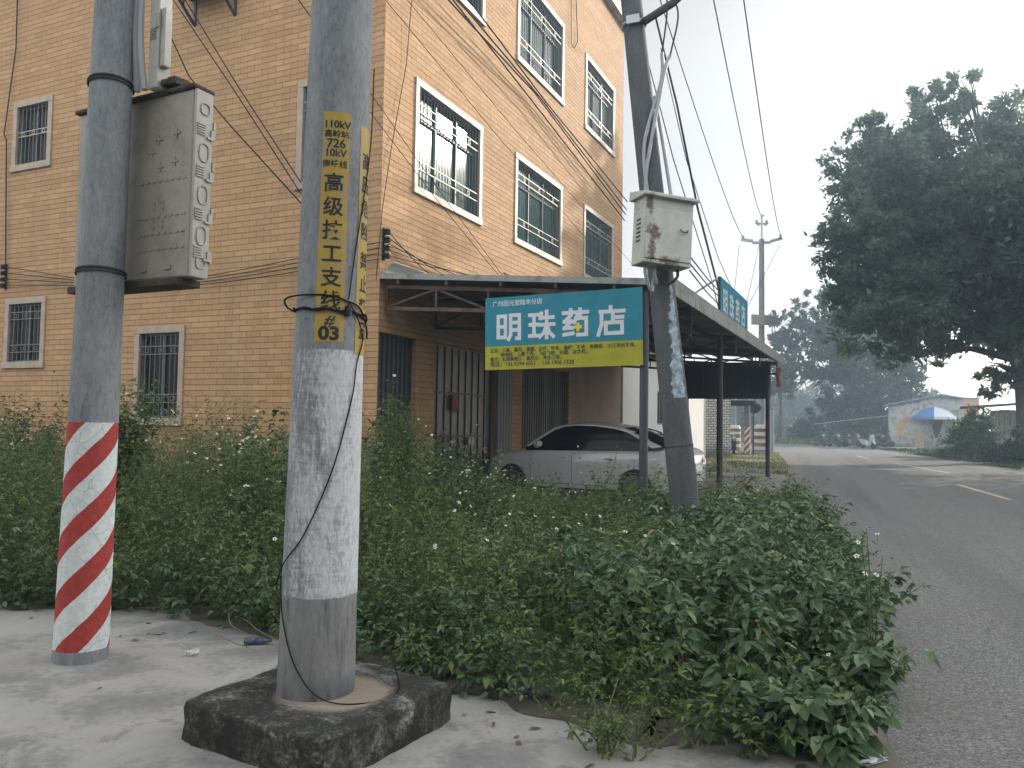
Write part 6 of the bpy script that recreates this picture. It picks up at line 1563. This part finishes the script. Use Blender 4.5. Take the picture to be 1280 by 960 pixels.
for k, (X, Y, hh, rr, lab) in enumerate(((27, 21.5, 17, 7.0, 'tall roadside tree outside the picture, middle of the three'), (28.5, 30.5, 18, 6.6, 'second tall tree behind the roadside tree outside the picture'), (26.0, 11.5, 15, 6.5, 'roadside tree near the camera on the right outside the picture'))):
    ls = [(0, 0, hh * .62, rr, rr, hh * .34, 1), (-rr * .5, rr * .3, hh * .5, rr * .7, rr * .7, hh * .25, 1), (rr * .5, -rr * .3, hh * .55, rr * .7, rr * .7, hh * .28, 1), (0, rr * .4, hh * .8, rr * .6, rr * .6, hh * .2, 1)]
    tree('shade_tree', lab, X, Y, hh * .4, .3, ls, 42000, .40, 'leaf_tree', 80 + k, 'trees beside the road')

for k, (X, Y, hh, rr) in enumerate(((-17, -7, 11, 5.5), (-8.5, -10, 12, 5.5), (0.5, -11.5, 12, 5.5), (9, -12, 12, 5.5), (18, -7, 12, 5.5))):  # unseen trees added behind the viewpoint to block low sky light
    ls = [(0, 0, hh * .58, rr, rr, hh * .36, 1), (rr * .5, -rr * .3, hh * .5, rr * .7, rr * .7, hh * .28, 1), (-rr * .5, rr * .3, hh * .55, rr * .7, rr * .7, hh * .28, 1)]
    tree('shade_tree', 'unseen tree added behind the viewpoint to shade the scene', X, Y, hh * .3, .25, ls, 9000, .62, 'leaf_tree', 110 + k, 'added trees behind the viewpoint', clump=.2)

# ------------------------------------------------------------------ litter
def litter(name, label, cat, pos, mk, mt_, rz, group=None, bevel=0):
    m = MB(); mk(m); o = m.build(name, MT[mt_], None, smooth=False, loc=pos, bevel=bevel); o.rotation_euler = (0, 0, rz); return tag(o, label, cat, group)
def crumple(m, w, h, seed, z=.03, n=6):
    random.seed(seed); vs = [(w * (i / n - .5), h * (j / n - .5), .006 + z * random.random()) for j in range(n + 1) for i in range(n + 1)]
    m.add(vs, [(j * (n + 1) + i, j * (n + 1) + i + 1, (j + 1) * (n + 1) + i + 1, (j + 1) * (n + 1) + i) for j in range(n) for i in range(n)])
    k = len(vs); m.add([(x, y, .001) for x, y, z_ in vs], [(j * (n + 1) + i, (j + 1) * (n + 1) + i, (j + 1) * (n + 1) + i + 1, j * (n + 1) + i + 1) for j in range(n) for i in range(n)])
p = gnd(240, 820); litter('paper_scrap', 'crumpled white scrap lying on the concrete right of the striped pole', 'litter', p, lambda m: crumple(m, .085, .05, 1, .035), 'litter_white', .3)
p = gnd(1085, 950, .01); litter('paper_scrap', 'flat white paper scrap on the road at the foot of the weeds', 'litter', p, lambda m: crumple(m, .16, .09, 2, .012), 'litter_white', .5)
def bottle(m):
    M_ = Matrix.Rotation(pi / 2, 3, 'Y'); m.lathe([(.0, -.09), (.024, -.085), (.026, -.04), (.020, -.02), (.026, .0), (.024, .04), (.011, .07), (.010, .09), (0, .091)], 14, (0, 0, .026), M_)
p = gnd(322, 806, 0); litter('plastic_bottle', 'crushed blue plastic bottle at the edge of the weeds behind the mossy block', 'bottle', p, bottle, 'bottle_blue', .2)
p = gnd(664, 872, 0); litter('plastic_bottle', 'blue plastic bottle half hidden under the weeds right of the mossy block', 'bottle', p, bottle, 'bottle_blue', -.6)
r = np.random.default_rng(5); f = Foliage(); n = 220
X = r.uniform(-3.6, 1.4, n); Yv = r.uniform(3.2, 6.2, n); df = edge_dist(X, Yv, front); ok = (~inside(X, Yv, wpoly)) & (r.random(n) < np.clip(1.1 - df * 1.3, .06, 1)) & (np.hypot(X + .9, Yv - 3.95) > .68); X, Yv = X[ok], Yv[ok]; n = len(X)
P = np.stack([X, Yv, np.full(n, .008)], 1); a = r.uniform(0, 6.28, n); V, F = leaves(P, np.stack([np.cos(a), np.sin(a), r.normal(0, .08, n)], 1), np.stack([r.normal(0, .2, n), r.normal(0, .2, n), np.ones(n)], 1), r.uniform(.03, .075, n), r.uniform(.015, .03, n), True, .1); f.add(V, F, 0)
o = f.build('fallen_leaves', ['leaf_dry']); o['kind'] = 'stuff'; o['label'] = 'scattered dry leaves on the concrete'
for k, pts in enumerate((((-2.05, 6.1), (-1.85, 5.75), (-1.65, 5.45), (-1.3, 5.2), (-1.12, 5.0)), ((-2.9, 6.3), (-2.2, 6.15), (-1.9, 5.6), (-1.55, 5.35)), ((-2.0, 5.55), (-1.9, 5.35), (-1.75, 5.2), (-1.62, 5.22)))):
    o = MB().tube(smooth_path([(x, y, .012 + .05 * (i in (1, 2))) for i, (x, y) in enumerate(pts)]), .004, 5).build('dry_vine', MT['stem_dry'], None, smooth=True); tag(o, 'dry vine stem creeping over the concrete behind the mossy block', 'vine', 'dry vines on the concrete')

# ------------------------------------------------------------------ light and air
SUN_AZ, SUN_EL = radians(54), radians(20)          # azimuth measured from +Y towards +X
w = bpy.data.worlds.new('World'); SC.world = w; w.use_nodes = True; nt = w.node_tree
sky = nt.nodes.new('ShaderNodeTexSky'); sky.sky_type = 'NISHITA'; sky.sun_disc = False; sky.sun_elevation = SUN_EL; sky.sun_rotation = SUN_AZ; sky.air_density = 1.0; sky.dust_density = 1.5; sky.ozone_density = 1.0
bg = nt.nodes['Background']; bg.inputs[1].default_value = .15
tc = nt.nodes.new('ShaderNodeTexCoord'); sp_ = N(nt, 'ShaderNodeSeparateXYZ', {0: tc.outputs['Generated']})
# thin high cloud: streaks in direction space, brighter than the blue between them
zc_ = math_(nt, 'ADD', math_(nt, 'MAXIMUM', sp_.outputs[2], 0.0), .12)
cv = N(nt, 'ShaderNodeCombineXYZ', {0: math_(nt, 'DIVIDE', sp_.outputs[0], zc_), 1: math_(nt, 'DIVIDE', sp_.outputs[1], zc_), 2: 0.0}).outputs[0]
cn_ = noise(nt, scaled(nt, cv, (.5, .9, 1)), .9, 7, .55, .6)
cf = N(nt, 'ShaderNodeMapRange', {0: cn_, 1: .30, 2: .62, 3: .55, 4: .96}).outputs[0]
lum = N(nt, 'ShaderNodeRGBToBW', {0: sky.outputs[0]}).outputs[0]
cc = N(nt, 'ShaderNodeVectorMath', {0: (1.34, 1.30, 1.22), 3: lum}, operation='SCALE').outputs[0]
gb = N(nt, 'ShaderNodeMapRange', {0: noise(nt, scaled(nt, tc.outputs['Generated'], (2.2, 2.2, 9)), 1.5, 6, .6, .5), 1: .30, 2: .60, 3: .55}).outputs[0]
lowm = N(nt, 'ShaderNodeMapRange', {0: sp_.outputs[2], 1: .40, 2: .14}).outputs[0]
# sky gain by direction: raised behind the viewpoint as added fill, lowered in front
yb = N(nt, 'ShaderNodeMapRange', {0: math_(nt, 'ADD', sp_.outputs[1], math_(nt, 'MULTIPLY', math_(nt, 'SUBTRACT', cn_, .5), .5)), 1: -.35, 2: .70, 3: 2.3, 4: .42}).outputs[0]
skc = N(nt, 'ShaderNodeVectorMath', {0: mix(nt, cf, sky.outputs[0], cc), 3: yb}, operation='SCALE').outputs[0]
grey = N(nt, 'ShaderNodeVectorMath', {0: (.30, .30, .31), 3: lum}, operation='SCALE').outputs[0]
wt_ = nt.nodes.new('ShaderNodeMix'); wt_.data_type = 'RGBA'; wt_.blend_type = 'MULTIPLY'; wt_.inputs[7].default_value = (1.06, .99, .88, 1)
nt.links.new(N(nt, 'ShaderNodeMapRange', {0: sp_.outputs[2], 1: .30, 2: .04}).outputs[0], wt_.inputs[0]); nt.links.new(wt_.outputs[2], bg.inputs[0])
nt.links.new(mix(nt, math_(nt, 'MULTIPLY', math_(nt, 'MULTIPLY', gb, lowm), .9), skc, grey), wt_.inputs[6])
sun = bpy.data.lights.new('sun', 'SUN'); sun.energy = 1.7; sun.angle = radians(.55); sun.color = (1.0, .93, .82)
so = bpy.data.objects.new('sun', sun); COL.objects.link(so)
sd3 = Vector((sin(SUN_AZ) * cos(SUN_EL), cos(SUN_AZ) * cos(SUN_EL), sin(SUN_EL))); so.rotation_euler = (-sd3).to_track_quat('-Z', 'Y').to_euler()
HAZE = True
if HAZE:
    hm_ = bpy.data.materials.new('haze'); hm_.use_nodes = True; nt2 = hm_.node_tree
    for nd in list(nt2.nodes):
        if nd.type == 'BSDF_PRINCIPLED': nt2.nodes.remove(nd)
    pv_ = nt2.nodes.new('ShaderNodeVolumePrincipled'); pv_.inputs['Color'].default_value = (.62, .80, 1.0, 1); pv_.inputs['Density'].default_value = .0034; pv_.inputs['Anisotropy'].default_value = .42
    nt2.links.new(pv_.outputs[0], nt2.nodes['Material Output'].inputs['Volume'])
    hz = MB(); hz.box(-60, 75, -30, 150, -1.03, 24); ho = hz.build('haze', hm_); ho['kind'] = 'stuff'
vs_ = SC.view_settings; vs_.view_transform = 'Standard'; vs_.look = 'None'; vs_.gamma = 1.0; vs_.exposure = 1.55; vs_.use_curve_mapping = False
SC.render.engine = 'CYCLES'
SC.cycles.max_bounces = 8; SC.cycles.transparent_max_bounces = 8; SC.cycles.volume_bounces = 0; SC.cycles.use_denoising = True; SC.cycles.caustics_reflective = False; SC.cycles.caustics_refractive = False
SC.cycles.sample_clamp_indirect = 6
